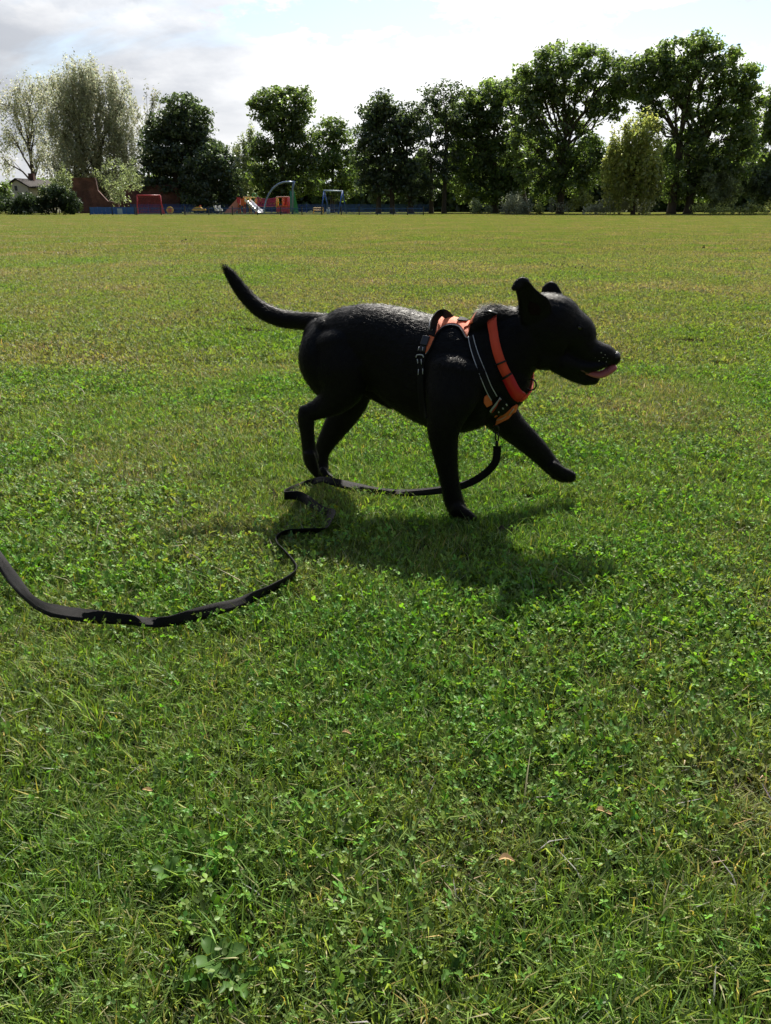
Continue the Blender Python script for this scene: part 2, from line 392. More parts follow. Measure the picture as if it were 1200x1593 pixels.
def tree(name, label, cat, Y, base, lobes, mat, leaf=.30, dens=1.0, clump=1.0, seed=1, trunk_r=.35, group=None, trunks=None,
         hang=0, bark=None, flat=.6, fill=.35, depth=.9, twigs=True, per=60, aspect=.62):
    """lobes: (px, py, rx, ry) ellipses of the photo outline at distance Y, given real thickness"""
    rng = np.random.default_rng(seed); b = P(base[0], base[1], Y); b.z = 0
    root = empty(name, b); tag(root, label, cat, group)
    mp = Y/ray(base[0], 300).y/FPX
    Vs, Fs, Cs = [], [], []; nb = 0; centres = []
    for (lx, ly, rx, ry) in lobes:
        c = np.array(P(lx, ly, Y)); R3 = np.array([rx*mp, max(rx, ry)*.5*mp*depth+rx*.5*mp*depth, ry*mp])
        c[2] = max(c[2], R3[2]*.6+.2)
        vol = rx*ry*mp*mp; ncl = max(6, int(vol*6.2*dens/clump**2))
        d = rng.normal(0, 1, (ncl, 3)); d /= np.linalg.norm(d, axis=1)[:, None]
        rad = np.where(rng.random(ncl) < fill, rng.random(ncl)**.5*.8, .82+.22*rng.random(ncl))
        cc = c+d*R3*rad[:, None]; cc[:, 2] = np.maximum(cc[:, 2], .35); centres.append((c, cc, R3))
        tone_l = .85+.3*rng.random()
        for i in range(ncl):
            cr = clump*(.6+.75*rng.random()); npl = int(per*(.6+.8*rng.random()))
            e = rng.normal(0, 1, (npl, 3)); e /= np.linalg.norm(e, axis=1)[:, None]
            rr = rng.random(npl)**.45
            sc = np.array([1, 1, flat])*cr
            if hang: sc = np.array([.55, .55, 1.5+hang])*cr
            pts = cc[i]+e*sc*rr[:, None]
            pts[:, 2] = np.maximum(pts[:, 2], .1)
            V, F = leaf_quads(pts, e*np.array([.6, .6, .8])+np.array([0, 0, .5]), leaf*1.25*(.6+.8*rng.random(npl)), rng, aspect, hang)
            Vs.append(V); Fs.append(F+nb); nb += len(V)
            tn = tone_l*(.75+.5*rng.random())
            tc = np.ones((npl, 3))*tn*(.7+.6*rng.random(npl))[:, None]
            tc[:, 0] *= .9+.25*rng.random(npl); Cs.append(np.repeat(tc, 4, 0))
    link('crown', np_mesh('crown', np.concatenate(Vs), np.concatenate(Fs), mat, np.concatenate(Cs)), root)
    mb = MB(); tb = trunks or [(base[0], 0)]
    ms = sorted(centres, key=lambda q: q[0][2])
    for ti, (tx, lean) in enumerate(tb):
        t0 = np.array(P(tx, base[1], Y)); t0[2] = -.1
        mine = [m for i, m in enumerate(ms) if i % len(tb) == ti or len(tb) == 1]
        top = max(m[0][2] for m in mine)*.8
        mainx = np.mean([m[0][0] for m in mine])
        tp = np.array([t0[0]*.45+mainx*.55+lean*mp, t0[1], top])
        fork = t0+(tp-t0)*.38; tpts = []
        for q in (0, .03, .12, .25, .42, .62, .82, 1):
            tpts.append(t0+(tp-t0)*q+rng.normal(0, .12*q, 3))
        rs = [trunk_r*1.5, trunk_r*1.15, trunk_r, trunk_r*.9, trunk_r*.75, trunk_r*.5, trunk_r*.3, trunk_r*.12]
        mb.tube(tpts, rs, 9)
        for (c, cc, R3) in mine:
            q = min(.85, max(.18, (c[2]*.55)/top)); st = t0+(tp-t0)*q
            pp = limb(mb, st, c, trunk_r*.42, trunk_r*.15, rng, 5)
            if twigs:
                for k in range(min(len(cc), 16)):
                    limb(mb, pp[rng.integers(2, 6)], cc[k], trunk_r*.14, .02, rng, 3, .05, 4)
    mb.build('trunk', bark or M_bark, root, smooth=True)
    return root
def bush(name, label, Y, lobes, mat, leaf=.16, seed=1, group=None, cat='bush', dens=1.6, clump=.5, hang=0, per=46, aspect=.5, spikes=0):
    rng = np.random.default_rng(seed); cx = sum(l[0] for l in lobes)/len(lobes)
    b = P(cx, 330, Y); b.z = 0; root = empty(name, b); tag(root, label, cat, group); leaf *= 1.5
    mp = Y/ray(cx, 330).y/FPX; Vs, Fs, Cs = [], [], []; nb = 0; mb = MB()
    for (lx, ly, rx, ry) in lobes:
        c = np.array(P(lx, ly, Y)); R3 = np.array([rx*mp, rx*mp*.7+.3, ry*mp])
        ncl = max(4, int(rx*ry*mp*mp*8*dens/clump**2*.5))
        d = rng.normal(0, 1, (ncl, 3)); d /= np.linalg.norm(d, axis=1)[:, None]
        cc = c+d*R3*(.35+.7*rng.random(ncl))[:, None]; cc[:, 2] = np.maximum(cc[:, 2], .15)
        for i in range(ncl):
            npl = int(per*(.6+.8*rng.random())); e = rng.normal(0, 1, (npl, 3)); e /= np.linalg.norm(e, axis=1)[:, None]
            sc = np.array([1, 1, 1+spikes*1.6])*clump*(.6+.7*rng.random()); pts = cc[i]+e*sc*(rng.random(npl)**.5)[:, None]
            pts[:, 2] = np.maximum(pts[:, 2], .04)
            V, F = leaf_quads(pts, e*.6+np.array([0, 0, .4]), leaf*(.6+.8*rng.random(npl)), rng, aspect, hang)
            Vs.append(V); Fs.append(F+nb); nb += len(V)
            Cs.append(np.repeat(np.ones((npl, 3))*(.65+.7*rng.random())*(.75+.5*rng.random(npl))[:, None], 4, 0))
    mb.tube([(b.x, b.y, -.05), (b.x+.05, b.y, .4), (b.x, b.y, .9)], [.06, .045, .02], 6)
    link('foliage', np_mesh('foliage', np.concatenate(Vs), np.concatenate(Fs), mat, np.concatenate(Cs)), root)
    mb.build('stem', M_bark, root); return root

GT = 'trees along the far edge of the field'
tree('willow_tree', 'pale sparse tree with bare leaning branches at far left above the white house', 'tree', 128, (62, 333),
     [(18, 165, 26, 30), (45, 150, 28, 26), (20, 215, 22, 26), (52, 195, 26, 30), (8, 250, 16, 18), (62, 240, 18, 28), (70, 140, 20, 16)], M_leaf_grey, leaf=.22, dens=1.7, clump=1.1, per=26, seed=11, trunk_r=.42, group=GT, hang=.2, bark=M_bark, fill=.6)
tree('willow_tree', 'big grey green feathery tree behind the brick wall', 'tree', 122, (128, 333),
     [(112, 130, 30, 24), (148, 128, 36, 26), (95, 165, 34, 34), (140, 170, 42, 40), (185, 170, 30, 42), (105, 215, 40, 38), (155, 225, 44, 42), (195, 225, 24, 46), (130, 262, 44, 30), (90, 262, 22, 30), (180, 270, 34, 30)],
     M_leaf_grey, leaf=.28, dens=1.35, clump=1.0, seed=12, trunk_r=.55, group=GT, hang=.6, trunks=[(118, 0), (150, 10), (175, 5)], fill=.5, aspect=.4)
tree('willow_tree', 'thin wispy grey tree between the feathery tree and the dark round tree', 'tree', 130, (236, 333),
     [(238, 155, 14, 16), (232, 185, 18, 24), (240, 215, 20, 26), (228, 245, 16, 24)], M_leaf_grey, leaf=.24, dens=.7, clump=.9, per=24, seed=13, trunk_r=.25, group=GT, hang=.5, fill=.6)
tree('broadleaf_tree', 'dark dense round topped tree behind the red goal frame', 'tree', 114, (275, 333),
     [(285, 172, 30, 22), (258, 195, 28, 28), (300, 195, 30, 30), (318, 222, 24, 22), (250, 235, 30, 34), (288, 240, 42, 38), (245, 280, 30, 36), (290, 290, 40, 36)],
     M_leaf_dark, leaf=.30, dens=1.5, seed=14, trunk_r=.5, group=GT)
tree('broadleaf_tree', 'low dark bushy tree behind the yellow rocker and red ramp', 'tree', 110, (325, 334),
     [(330, 248, 24, 22), (312, 272, 26, 30), (348, 272, 26, 30), (325, 302, 36, 26), (358, 302, 18, 24)], M_leaf_dark, leaf=.28, dens=1.6, seed=15, trunk_r=.35, group=GT)
tree('birch_tree', 'thin pale tree showing behind the slide', 'tree', 132, (384, 333),
     [(388, 222, 14, 18), (378, 245, 18, 24), (392, 265, 18, 26), (380, 292, 18, 26)], M_leaf_pale, leaf=.24, dens=1.0, clump=.9, seed=16, trunk_r=.22, group=GT, hang=.3, fill=.6)
tree('broadleaf_tree', 'tall full tree with flat knobbly top behind the blue arch', 'tree', 116, (442, 333),
     [(410, 162, 26, 14), (442, 152, 32, 16), (470, 160, 14, 20), (430, 185, 34, 20), (462, 195, 26, 24), (425, 225, 34, 28), (468, 235, 30, 32), (415, 265, 28, 30), (455, 272, 42, 30), (425, 298, 24, 22)],
     M_leaf, leaf=.30, dens=1.35, seed=17, trunk_r=.5, group=GT)
tree('broadleaf_tree', 'smaller knobbly tree with light gaps behind the blue swing', 'tree', 119, (517, 333),
     [(514, 196, 22, 14), (508, 218, 20, 18), (532, 222, 20, 20), (516, 248, 34, 20), (540, 262, 18, 26), (505, 276, 22, 26), (532, 292, 24, 18)], M_leaf, leaf=.30, dens=1.0, seed=18, trunk_r=.32, group=GT, fill=.25)
tree('broadleaf_tree', 'dark tree with bare lower stems at the right end of the railings', 'tree', 106, (600, 334),
     [(590, 168, 28, 18), (575, 200, 20, 26), (605, 205, 34, 34), (635, 190, 30, 26), (580, 245, 26, 32), (618, 250, 34, 36), (575, 285, 20, 22), (640, 285, 26, 26), (605, 288, 26, 22)],
     M_leaf_dark, leaf=.30, dens=1.35, seed=19, trunk_r=.33, group=GT, trunks=[(589, -3), (611, 2), (640, 4)])
tree('broadleaf_tree', 'dark tree with a thin twiggy top right of the railings', 'tree', 109, (672, 334),
     [(690, 148, 30, 16), (668, 180, 22, 22), (695, 195, 24, 26), (665, 225, 22, 30), (692, 245, 22, 30), (670, 280, 26, 26)], M_leaf_dark, leaf=.26, dens=1.0, seed=20, trunk_r=.3, group=GT, trunks=[(671, 0), (691, 2)], fill=.25)
tree('broadleaf_tree', 'wide spreading green tree left of the tallest pair', 'tree', 112, (768, 334),
     [(775, 140, 30, 18), (750, 158, 32, 22), (720, 165, 20, 18), (700, 190, 20, 22), (800, 145, 24, 22), (730, 195, 34, 26), (775, 200, 36, 30), (722, 238, 32, 28), (765, 255, 38, 30), (735, 282, 40, 28), (790, 285, 30, 28), (775, 300, 30, 18), (812, 245, 20, 40)],
     M_leaf, leaf=.32, dens=1.25, seed=21, trunk_r=.5, group=GT, trunks=[(770, 0), (818, 6)])
tree('broadleaf_tree', 'tall green tree with sky gaps on a pale straight trunk in the centre right', 'tree', 102, (871, 334),
     [(880, 88, 40, 18), (842, 105, 34, 18), (920, 100, 34, 18), (958, 112, 28, 22), (968, 140, 22, 18), (812, 160, 20, 24), (855, 150, 26, 20), (830, 135, 28, 20), (880, 128, 40, 22), (925, 140, 34, 20), (838, 175, 30, 26), (895, 182, 26, 18), (940, 172, 30, 20), (825, 225, 30, 32), (865, 240, 24, 26), (905, 235, 30, 26), (840, 275, 34, 28), (890, 278, 30, 26), (925, 262, 22, 28), (850, 300, 24, 16)],
     M_leaf, leaf=.32, dens=1.0, seed=22, trunk_r=.42, group=GT, fill=.22)
tree('broadleaf_tree', 'tallest broad tree with two trunks on the right of the field', 'tree', 99, (1055, 335),
     [(1100, 66, 22, 14), (985, 122, 22, 18), (1030, 125, 26, 18), (1160, 140, 20, 18), (1060, 84, 44, 18), (1112, 90, 36, 18), (1010, 105, 34, 20), (1080, 112, 48, 20), (1145, 122, 34, 22), (1000, 140, 32, 22), (1050, 150, 34, 20), (1120, 155, 42, 26), (1160, 165, 22, 30), (1075, 195, 26, 22), (1130, 205, 42, 32), (1010, 185, 24, 20), (1065, 245, 40, 32), (1115, 255, 40, 32), (1150, 240, 26, 36), (1050, 290, 22, 22), (1085, 295, 24, 22)],
     M_leaf, leaf=.32, dens=1.05, seed=23, trunk_r=.46, group=GT, trunks=[(1044, -12), (1070, 14)], fill=.22)
tree('broadleaf_tree', 'green tree cut off by the right edge of the photo', 'tree', 104, (1215, 335),
     [(1205, 150, 14, 18), (1195, 185, 22, 24), (1215, 215, 30, 30), (1190, 235, 24, 30), (1205, 275, 34, 30), (1235, 170, 30, 40), (1245, 240, 30, 50)], M_leaf, leaf=.30, dens=1.2, seed=24, trunk_r=.4, group=GT)
tree('willow_tree', 'yellow green drooping tree between the two tallest trees', 'tree', 90, (985, 333),
     [(1000, 205, 22, 18), (975, 225, 28, 20), (960, 250, 24, 24), (1005, 240, 28, 28), (985, 270, 36, 26), (960, 285, 22, 20), (1012, 285, 20, 24), (985, 300, 30, 12)],
     M_leaf_gold, leaf=.26, dens=1.15, clump=.85, seed=25, trunk_r=.25, group=GT, hang=.5, fill=.4)
# the wood behind closes the view under the crowns
def wood(label, spans, seed):
    rng = np.random.default_rng(seed); Vs, Fs, Cs = [], [], []; nb = 0
    for (x0, x1, ytop, Y) in spans:
        mp = Y/ray(600, 300).y/FPX; n = int((x1-x0)*mp*((322-ytop)*mp+1)*34)
        px = x0+(x1-x0)*rng.random(n); hgt = ((322-ytop)*mp+.8)*(.75+.25*np.sin(px*.11+seed)*np.cos(px*.037))
        X = (px-600)*mp; Z = rng.random(n)*hgt+.1; Yv = Y+rng.random(n)*7
        C = np.stack([X, Yv, Z], 1); V, F = leaf_quads(C, np.tile(np.array([[0, -.3, .5]]), (n, 1)), .95*(.6+.8*rng.random(n)), rng, .85)
        Vs.append(V); Fs.append(F+nb); nb += len(V)
        cl = .6+.5*(np.sin(X*.9+Z)*np.cos(Z*1.3)*.5+.5); Cs.append(np.repeat(np.ones((n, 3))*(cl*(.7+.6*rng.random(n)))[:, None], 4, 0))
    o = link('woodland', np_mesh('woodland', np.concatenate(Vs), np.concatenate(Fs), M_leaf, np.concatenate(Cs)))
    tag(o, label, 'woodland', kind='stuff')
wood('dark wood closing the view behind the row of trees', [(-160, 80, 296, 150), (60, 240, 270, 142), (230, 400, 262, 140), (380, 560, 262, 138), (540, 720, 232, 136), (700, 1360, 215, 134)], 5)

# bushes
GB = 'bushes in front of the trees'
bush('hedge', 'dark clipped hedge along the left edge of the field below the white house', 90, [(-60, 315, 40, 18), (-10, 316, 26, 16), (25, 320, 26, 13), (60, 316, 26, 16), (95, 312, 26, 20), (112, 318, 16, 16), (80, 300, 18, 14), (40, 312, 20, 12)], M_hedge, leaf=.17, seed=31, cat='hedge', dens=1.3)
bush('bush', 'light green shrub growing up out of the dark hedge beside the brick wall', 93, [(92, 294, 14, 9), (72, 296, 13, 8), (100, 272, 4, 16), (108, 284, 4, 12), (90, 280, 4, 10)], M_leaf_pale, leaf=.17, seed=32, group=GB, spikes=.6, dens=.9)
bush('bush', 'green bush at the far left edge beside the white house', 97, [(6, 300, 14, 16), (-14, 296, 16, 18)], M_leaf, leaf=.18, seed=33, group=GB)
bush('bush', 'pale speckled shrub leaning over the brick wall', 98, [(178, 255, 22, 12), (165, 272, 16, 12), (205, 265, 16, 16), (172, 290, 12, 14), (200, 292, 22, 16), (186, 278, 20, 14), (188, 312, 12, 6), (212, 285, 12, 12)], M_leaf_pale, leaf=.15, seed=34, group=GB, dens=.55, clump=.7)
bush('bush', 'upright pale spiky shrub left of the pale straight trunk', 97, [(803, 321, 18, 11), (790, 324, 12, 8), (820, 324, 12, 8)], M_leaf_grey, leaf=.20, seed=35, group=GB, spikes=.8, aspect=.25)
bush('bush', 'low ragged shrub at the foot of the wide spreading tree', 98, [(742, 318, 12, 12), (752, 326, 14, 8)], M_leaf_pale, leaf=.16, seed=36, group=GB, dens=.8)
bush('bush', 'small brown green tuft beside the upright pale shrub', 96, [(838, 325, 9, 8)], M_leaf_gold, leaf=.15, seed=37, group=GB)
bush('bush', 'bright green shrub right of the pale straight trunk', 99, [(905, 308, 16, 12), (895, 318, 12, 12), (920, 322, 10, 9)], M_leaf_gold, leaf=.18, seed=38, group=GB, dens=.8)
bush('bush', 'wide dusty grey green mound under the yellow green tree', 92, [(975, 316, 24, 12), (950, 320, 20, 11), (1002, 320, 20, 10), (925, 325, 16, 7)], M_leaf_grey, leaf=.15, seed=39, group=GB, dens=1.3, spikes=.3)
bush('bush', 'tall silvery shrub right of the two trunks', 97, [(1118, 268, 16, 14), (1105, 285, 16, 18), (1135, 290, 20, 22), (1118, 305, 24, 20)], M_leaf_pale, leaf=.18, seed=40, group=GB, dens=1.0)
bush('bush', 'dark green shrub in the far right corner behind the low scrub', 100, [(1165, 280, 24, 26), (1195, 290, 22, 26), (1225, 290, 26, 30)], M_leaf_dark, leaf=.18, seed=41, group=GB)
bush('bush', 'low scrubby olive row along the right edge of the field', 90, [(1090, 324, 14, 8), (1120, 325, 18, 8), (1150, 326, 18, 7), (1180, 322, 18, 10), (1215, 320, 24, 12)], M_leaf_gold, leaf=.14, seed=42, group=GB, dens=1.0)
bush('bush', 'low pale scrub behind the foot of the tall pale trunk', 99, [(860, 318, 12, 9), (880, 321, 8, 8)], M_leaf_grey, leaf=.15, seed=43, group=GB, dens=.7)

# ------------------------------------------------------------------ house, walls, fences
def brick_mat(name, c1, c2, mortar, scale):
    m = bpy.data.materials.new(name); m.use_nodes = True; t = NT(m.node_tree); b = t.n['Principled BSDF']
    br = t.new('ShaderNodeTexBrick'); tc = t.new('ShaderNodeTexCoord').outputs['Object']
    t.l.new(t.mapping(tc, rot=(math.pi/2, 0, 0)), br.inputs['Vector']); br.inputs['Scale'].default_value = scale
    br.inputs['Color1'].default_value = (*c1, 1); br.inputs['Color2'].default_value = (*c2, 1); br.inputs['Mortar'].default_value = (*mortar, 1)
    n = t.ramp(t.noise(tc, .8, 6, .7), [(.3, g3(.45)), (.5, g3(.9)), (.72, (1.9, 1.8, 1.7, 1))])
    t.l.new(t.mix(1, br.outputs[0], n, 'MULTIPLY'), b.inputs['Base Color']); b.inputs['Roughness'].default_value = .92; return m
M_brick = brick_mat('old_brick', (.15, .055, .042), (.11, .045, .038), (.13, .11, .10), 4.2)
M_render = pmat('pale_render', (.62, .60, .56), .9, var=.08, scale=2)
M_tile = pmat('dark_roof_tile', (.035, .028, .028), .95, var=.3, scale=3, bump=.5)
M_white = pmat('white_paint', (.8, .8, .8), .4, var=.04)
M_dark = pmat('dark_steel', (.03, .035, .045), .5)
M_blue = pmat('blue_paint', (.03, .10, .34), .45, var=.2, scale=2)
M_bluep = pmat('blue_panel', (.03, .12, .42), .6, var=.3, scale=1.2)
M_bluel = pmat('pale_blue_paint', (.35, .48, .62), .5)
M_bluegrey = pmat('blue_grey_steel', (.16, .23, .38), .35, metal=.3)
M_red = pmat('red_paint', (.50, .04, .06), .45, var=.2, scale=3)
M_mag = pmat('magenta_rope', (.30, .03, .13), .7, var=.2)
M_orange = pmat('orange_paint', (.62, .13, .03), .45)
M_yellow = pmat('yellow_paint', (.68, .42, .05), .45)
M_pink = pmat('faded_red_panel', (.48, .20, .17), .6, var=.25, scale=3)
M_steel = pmat('glare_white_steel', (.88, .88, .9), .42, metal=.25)  # glare of the slide put into the colour: near white, hardly metallic
M_teal = pmat('teal_panel', (.02, .20, .17), .5)
M_green = pmat('green_paint', (.05, .28, .09), .5)
M_glass = pmat('window_glass', (.03, .035, .04), .1, spec=.8)
M_plastic_white = pmat('white_plastic', (.7, .72, .75), .5)
def pz(px, py, Y): return P(px, py, Y)
def gx(px, Y): return P(px, 330, Y).x
def gzz(py, Y, px=600): return P(px, py, Y).z

YH = 118
h = empty('house', (gx(38, YH), YH, 0)); tag(h, 'white gabled house with dark tiled roof at the far left', 'house')
x0, x1, xm = gx(17, YH), gx(50, YH), gx(33, YH); ze, za = gzz(291, YH), gzz(280, YH)
mb = MB(); mb.prism([(x0, YH, 0), (x1, YH, 0), (x1, YH, ze), (xm, YH, za), (x0, YH, ze)], (1.0, 8, 0)); mb.build('wall', M_render, h)
mb = MB(); ov = .35
for (xa, xb) in ((x0, xm), (x1, xm)):
    s = -1 if xa < xb else 1; sl_ = (za-ze)/abs(xm-xa)
    a = Vector((xa+s*ov, YH-.3, ze-ov*sl_+.05)); b = Vector((xb, YH-.3, za+.05)); mb.prism([a, b, b+Vector((0, 0, .2)), a+Vector((0, 0, .2))], (1.1, 8.8, 0))
roof = mb.build('roof', M_tile, h)
mb = MB(); mb.box((xm+.6, YH+4, za+.35), (.7, .6, 1.3)); mb.build('chimney', M_brick, roof)
mb = MB(); mb.box((xm-.15, YH-.02, ze-.15), (.55, .06, .8)); w = mb.build('window', M_plastic_white, h); mb = MB(); mb.box((xm-.15, YH-.06, ze-.15), (.41, .03, .66)); mb.build('pane', M_glass, w)
# red brick wall with sloping end
YB = 108; bw = empty('brick_wall', (gx(150, YB), YB, 0)); tag(bw, 'tall old red brick wall with a sloping end behind the blue panels', 'wall')
prof = [(116, 336), (116, 281), (120, 278), (155, 278), (156.5, 296), (170, 313), (186, 315), (186, 336)]
mb = MB(); mb.prism([Vector((gx(a, YB), YB, max(0, gzz(b, YB)) if b < 336 else -.1)) for a, b in prof], (0, .4, 0)); mb.build('wall', M_brick, bw)
mb = MB(); mb.box((gx(137, YB), YB+.2, gzz(278, YB)+.06), (gx(154, YB)-gx(119, YB), .52, .12)); mb.build('coping', M_brick, bw)
YB2 = 112; bw = empty('brick_wall', (gx(240, YB2), YB2, 0)); tag(bw, 'shaded brick wall behind the red goal frame', 'wall')
mb = MB(); mb.box(((gx(190, YB2)+gx(282, YB2))/2, YB2, gzz(289, YB2)/2), (gx(282, YB2)-gx(190, YB2), .35, gzz(289, YB2))); mb.build('wall', M_brick, bw)
mb = MB(); mb.box(((gx(190, YB2)+gx(282, YB2))/2, YB2, gzz(289, YB2)+.05), (gx(283, YB2)-gx(189, YB2), .45, .1)); mb.build('coping', M_brick, bw)

# blue board fence
YF = 85; fz = gzz(322, YF)+.02
fb = empty('board_fence', (gx(176, YF), YF, 0)); tag(fb, 'solid bright blue board fence at the left end of the playground', 'fence')
n = 11; xa, xb = gx(140, YF), gx(210, YF); stp = (xb-xa)/n; pm = None
for i in range(n):
    if pm is None:
        mb = MB(); mb.box((0, 0, 0), (stp-.03, .03, fz-.12)); bo = mb.build('board', M_bluep); bm0 = bo.data; bpy.data.objects.remove(bo)
    o = link('board', bm0); o.location = (xa+(i+.5)*stp, YF+(i % 2)*.012, (fz-.12)/2+.08+(i % 3)*.008); adopt(o, fb)
mb = MB()
for z in (.25, fz-.2): mb.box(((xa+xb)/2, YF+.05, z), (xb-xa, .05, .08))
mb.build('rail', M_blue, fb)
for x in np.linspace(xa, xb, 3): mb = MB(); mb.box((x, YF+.03, fz/2), (.09, .09, fz+.05)); mb.build('post', M_dark, fb)
mb = MB(); mb.box((gx(187, YF), YF-.035, fz*.45), (.5, .02, fz*.7)); tag(mb.build('panel', M_bluel, fb), 'pale blue gate panel')
# front railings : one thing, posts picked apart, pickets joined
fr = empty('railing_fence', (gx(430, YF), YF, 0)); tag(fr, 'low blue metal railings with dark posts along the front of the playground', 'fence')
mb = MB(); xa, xb = gx(210, YF), gx(659, YF); zt = gzz(322.5, YF)
for z in (.12, zt-.12): mb.box(((xa+xb)/2, YF, z), (xb-xa, .03, .04))
x = xa
k = MB()
while x < xb: k.box((x, YF, zt/2+.03), (.016, .016, zt)); x += .115
tag(k.build('picket', M_blue, fr), kind='stuff'); mb.build('rail', M_blue, fr)
for px in (213, 251, 288, 325, 362, 401, 437, 470, 501, 531, 559, 587, 612, 634, 659):
    mb = MB(); mb.box((gx(px, YF), YF-.01, zt/2), (.10, .10, zt+.12)); mb.box((gx(px, YF), YF-.01, zt+.08), (.13, .13, .04)); mb.build('post', M_dark, fr)
# back railings
YR = 109; zb = gzz(318, YR); fr2 = empty('railing_fence', (gx(450, YR), YR, 0)); tag(fr2, 'tall blue pointed railings along the back of the playground', 'fence')
mb = MB(); xa, xb = gx(205, YR), gx(668, YR)
for z in (.2, zb-.2): mb.box(((xa+xb)/2, YR, z), (xb-xa, .04, .05))
mb.build('rail', M_blue, fr2); k = MB(); x = xa
while x < xb: k.box((x, YR, zb/2+.05), (.05, .02, zb)); x += .13
tag(k.build('picket', M_blue, fr2), kind='stuff')
for x in np.linspace(xa, xb, 18): mb = MB(); mb.box((x, YR, zb/2), (.1, .1, zb+.15)); mb.build('post', M_blue, fr2)

# ------------------------------------------------------------------ playground
YP = 100
def frame_pts(Y, *pts): return [P(a, b, Y) for a, b in pts]
def groundpt(px, Y): return Vector((gx(px, Y), Y, 0))
# red goal / ball frame
t = empty('goal_frame', groundpt(235, 96)); tag(t, 'red tubular goal frame with flared legs behind the railings', 'goal')
Yg_ = 96; zt = gzz(304, Yg_); xl, xr = gx(216, Yg_), gx(252, Yg_)
MB().tube([(xl, Yg_, zt), (xr, Yg_, zt)], .07).build('crossbar', M_red, t, True)
for x, s in ((xl, -1), (xr, 1)):
    MB().tube([(x, Yg_, zt), (x+s*.05, Yg_, zt*.55), (x+s*.30, Yg_, 0)], .07).build('leg', M_red, t, True)
    MB().prism([(x+s*.05, Yg_, zt*.6), (x+s*.32, Yg_, 0), (x-s*.02, Yg_, 0)], (0, .05, 0)).build('side_panel', M_red, t)
k = MB()
for i in range(15):
    x = xl+(xr-xl)*(i+.5)/15; k.tube([(x, Yg_+.5, 0), (x, Yg_+.05, zt)], .008, 4, False)
for i in range(10): k.tube([(xl, Yg_+.5*(1-i/10), zt*i/10), (xr, Yg_+.5*(1-i/10), zt*i/10)], .008, 4, False)
tag(k.build('net', M_red, t), kind='stuff')
# yellow disc sign
def disc(name, label, cat, px, py, rp, Y, mat, depth=.06):
    t = empty(name, groundpt(px, Y)); tag(t, label, cat); c = P(px, py, Y); r = rp*mpp(px, py, Y)
    MB().tube([c, c+Vector((0, depth, 0))], r, 20).build('disc', mat, t); MB().tube([c, c+Vector((0, -.03, 0))], r*.55, 16).build('hub', M_orange, t)
    MB().tube([(c.x, c.y+depth, 0), (c.x, c.y+depth, c.z)], .04).build('post', M_dark, t); return t
disc('spinning_disc', 'yellow round play wheel beside the red goal frame', 'play equipment', 264.5, 327, 5.5, 94, M_yellow)
# yellow springer
t = empty('spring_rocker', groundpt(309, 95)); tag(t, 'yellow winged spring rocker between the play wheel and the slide', 'spring rocker')
c = P(309, 326, 95); s = mpp(309, 326, 95)
MB().prism([c+Vector((a*s, 0, -b*s)) for a, b in ((-11, 1), (-8, -2), (-3, -4), (3, -4), (5, -2), (11, -1), (11, 1), (3, 2), (0, 1.4), (-5, 2))], (0, .35, 0)).build('body', M_yellow, t)
MB().tube([(c.x-.1+.12*math.sin(q*1.3), 95.15+.12*math.cos(q*1.3), c.z*q/24) for q in range(23)], .03, 6).build('spring', M_dark, t, True)
MB().tube([c+Vector((.15, .1, .1)), c+Vector((.15, .1, .42)), c+Vector((.35, .1, .42))], .03).build('handle', M_red, t)
# white animals
for px, lb in ((337, 'small white play figure standing left of the other near the red ramp'), (343.5, 'small white play figure beside the foot of the red ramp')):
    t = empty('play_figure', groundpt(px, 97)); tag(t, lb, 'play figure', 'white play figures'); c = P(px, 326, 97); s = mpp(px, 326, 97)
    MB().prism([c+Vector((a*s, 0, -b*s)) for a, b in ((-3, -1), (0, -2), (2, -1.5), (2.5, 2), (-2.5, 2))], (0, .3, 0)).build('body', M_plastic_white, t)
    MB().tube([c+Vector((-.15, .15, .1)), c+Vector((-.2, .15, .42))], [.12, .16], 10).build('head', M_plastic_white, t, True)
    MB().tube([(c.x, 97.15, 0), (c.x, 97.15, c.z)], .09, 8).build('stand', M_dark, t)
# slide tower
Yt = 99; s = mpp(390, 320, Yt)
t = empty('slide_tower', groundpt(380, Yt)); tag(t, 'red and yellow slide tower with faded ramp and shining slide', 'play tower')
q = lambda px, py, dy=0: P(px, py, Yt)+Vector((0, dy, 0))
MB().prism([q(349, 331), q(368, 310), q(373, 309), q(373, 319), q(364, 331)], (0, 1.1, 0)).build('ramp', M_pink, t)
MB().prism([q(368.5, 307), q(374.5, 307), q(373.5, 317), q(369, 315)], (0, -.06, 0)).build('red_panel', M_red, t)
MB().prism([q(374.8, 309), q(380, 309), q(380, 320), q(374.8, 320)], (0, -.05, 0)).build('orange_panel', M_orange, t)
MB().prism([q(380.3, 308), q(385, 308), q(383, 315), q(380.3, 314)], (0, -.07, 0)).build('yellow_panel', M_yellow, t)
for px, m in ((371, M_orange), (379, M_orange), (388, M_yellow), (397, M_orange)):
    for dy in (0, 1.1): MB().tube([(q(px, 320).x, Yt+dy, 0), q(px, 307.5 if px < 390 else 309, dy)], .06, 8).build('post', m, t, True)
MB().box(((q(371, 320).x+q(397, 320).x)/2, Yt+.55, q(380, 319).z), (q(397, 320).x-q(371, 320).x, 1.1, .1)).build('platform', M_dark, t)
MB().tube([q(378, 307), q(397, 307.2)], .05).build('top_rail', M_yellow, t)
MB().tube([q(378, 307, 1.1), q(397, 307.2, 1.1)], .05).build('top_rail', M_yellow, t)
k = MB()
sp = [(385, 312.5, .0), (393, 318, .25), (401, 324.5, .5), (406, 328, .65), (410, 329.3, .75)]
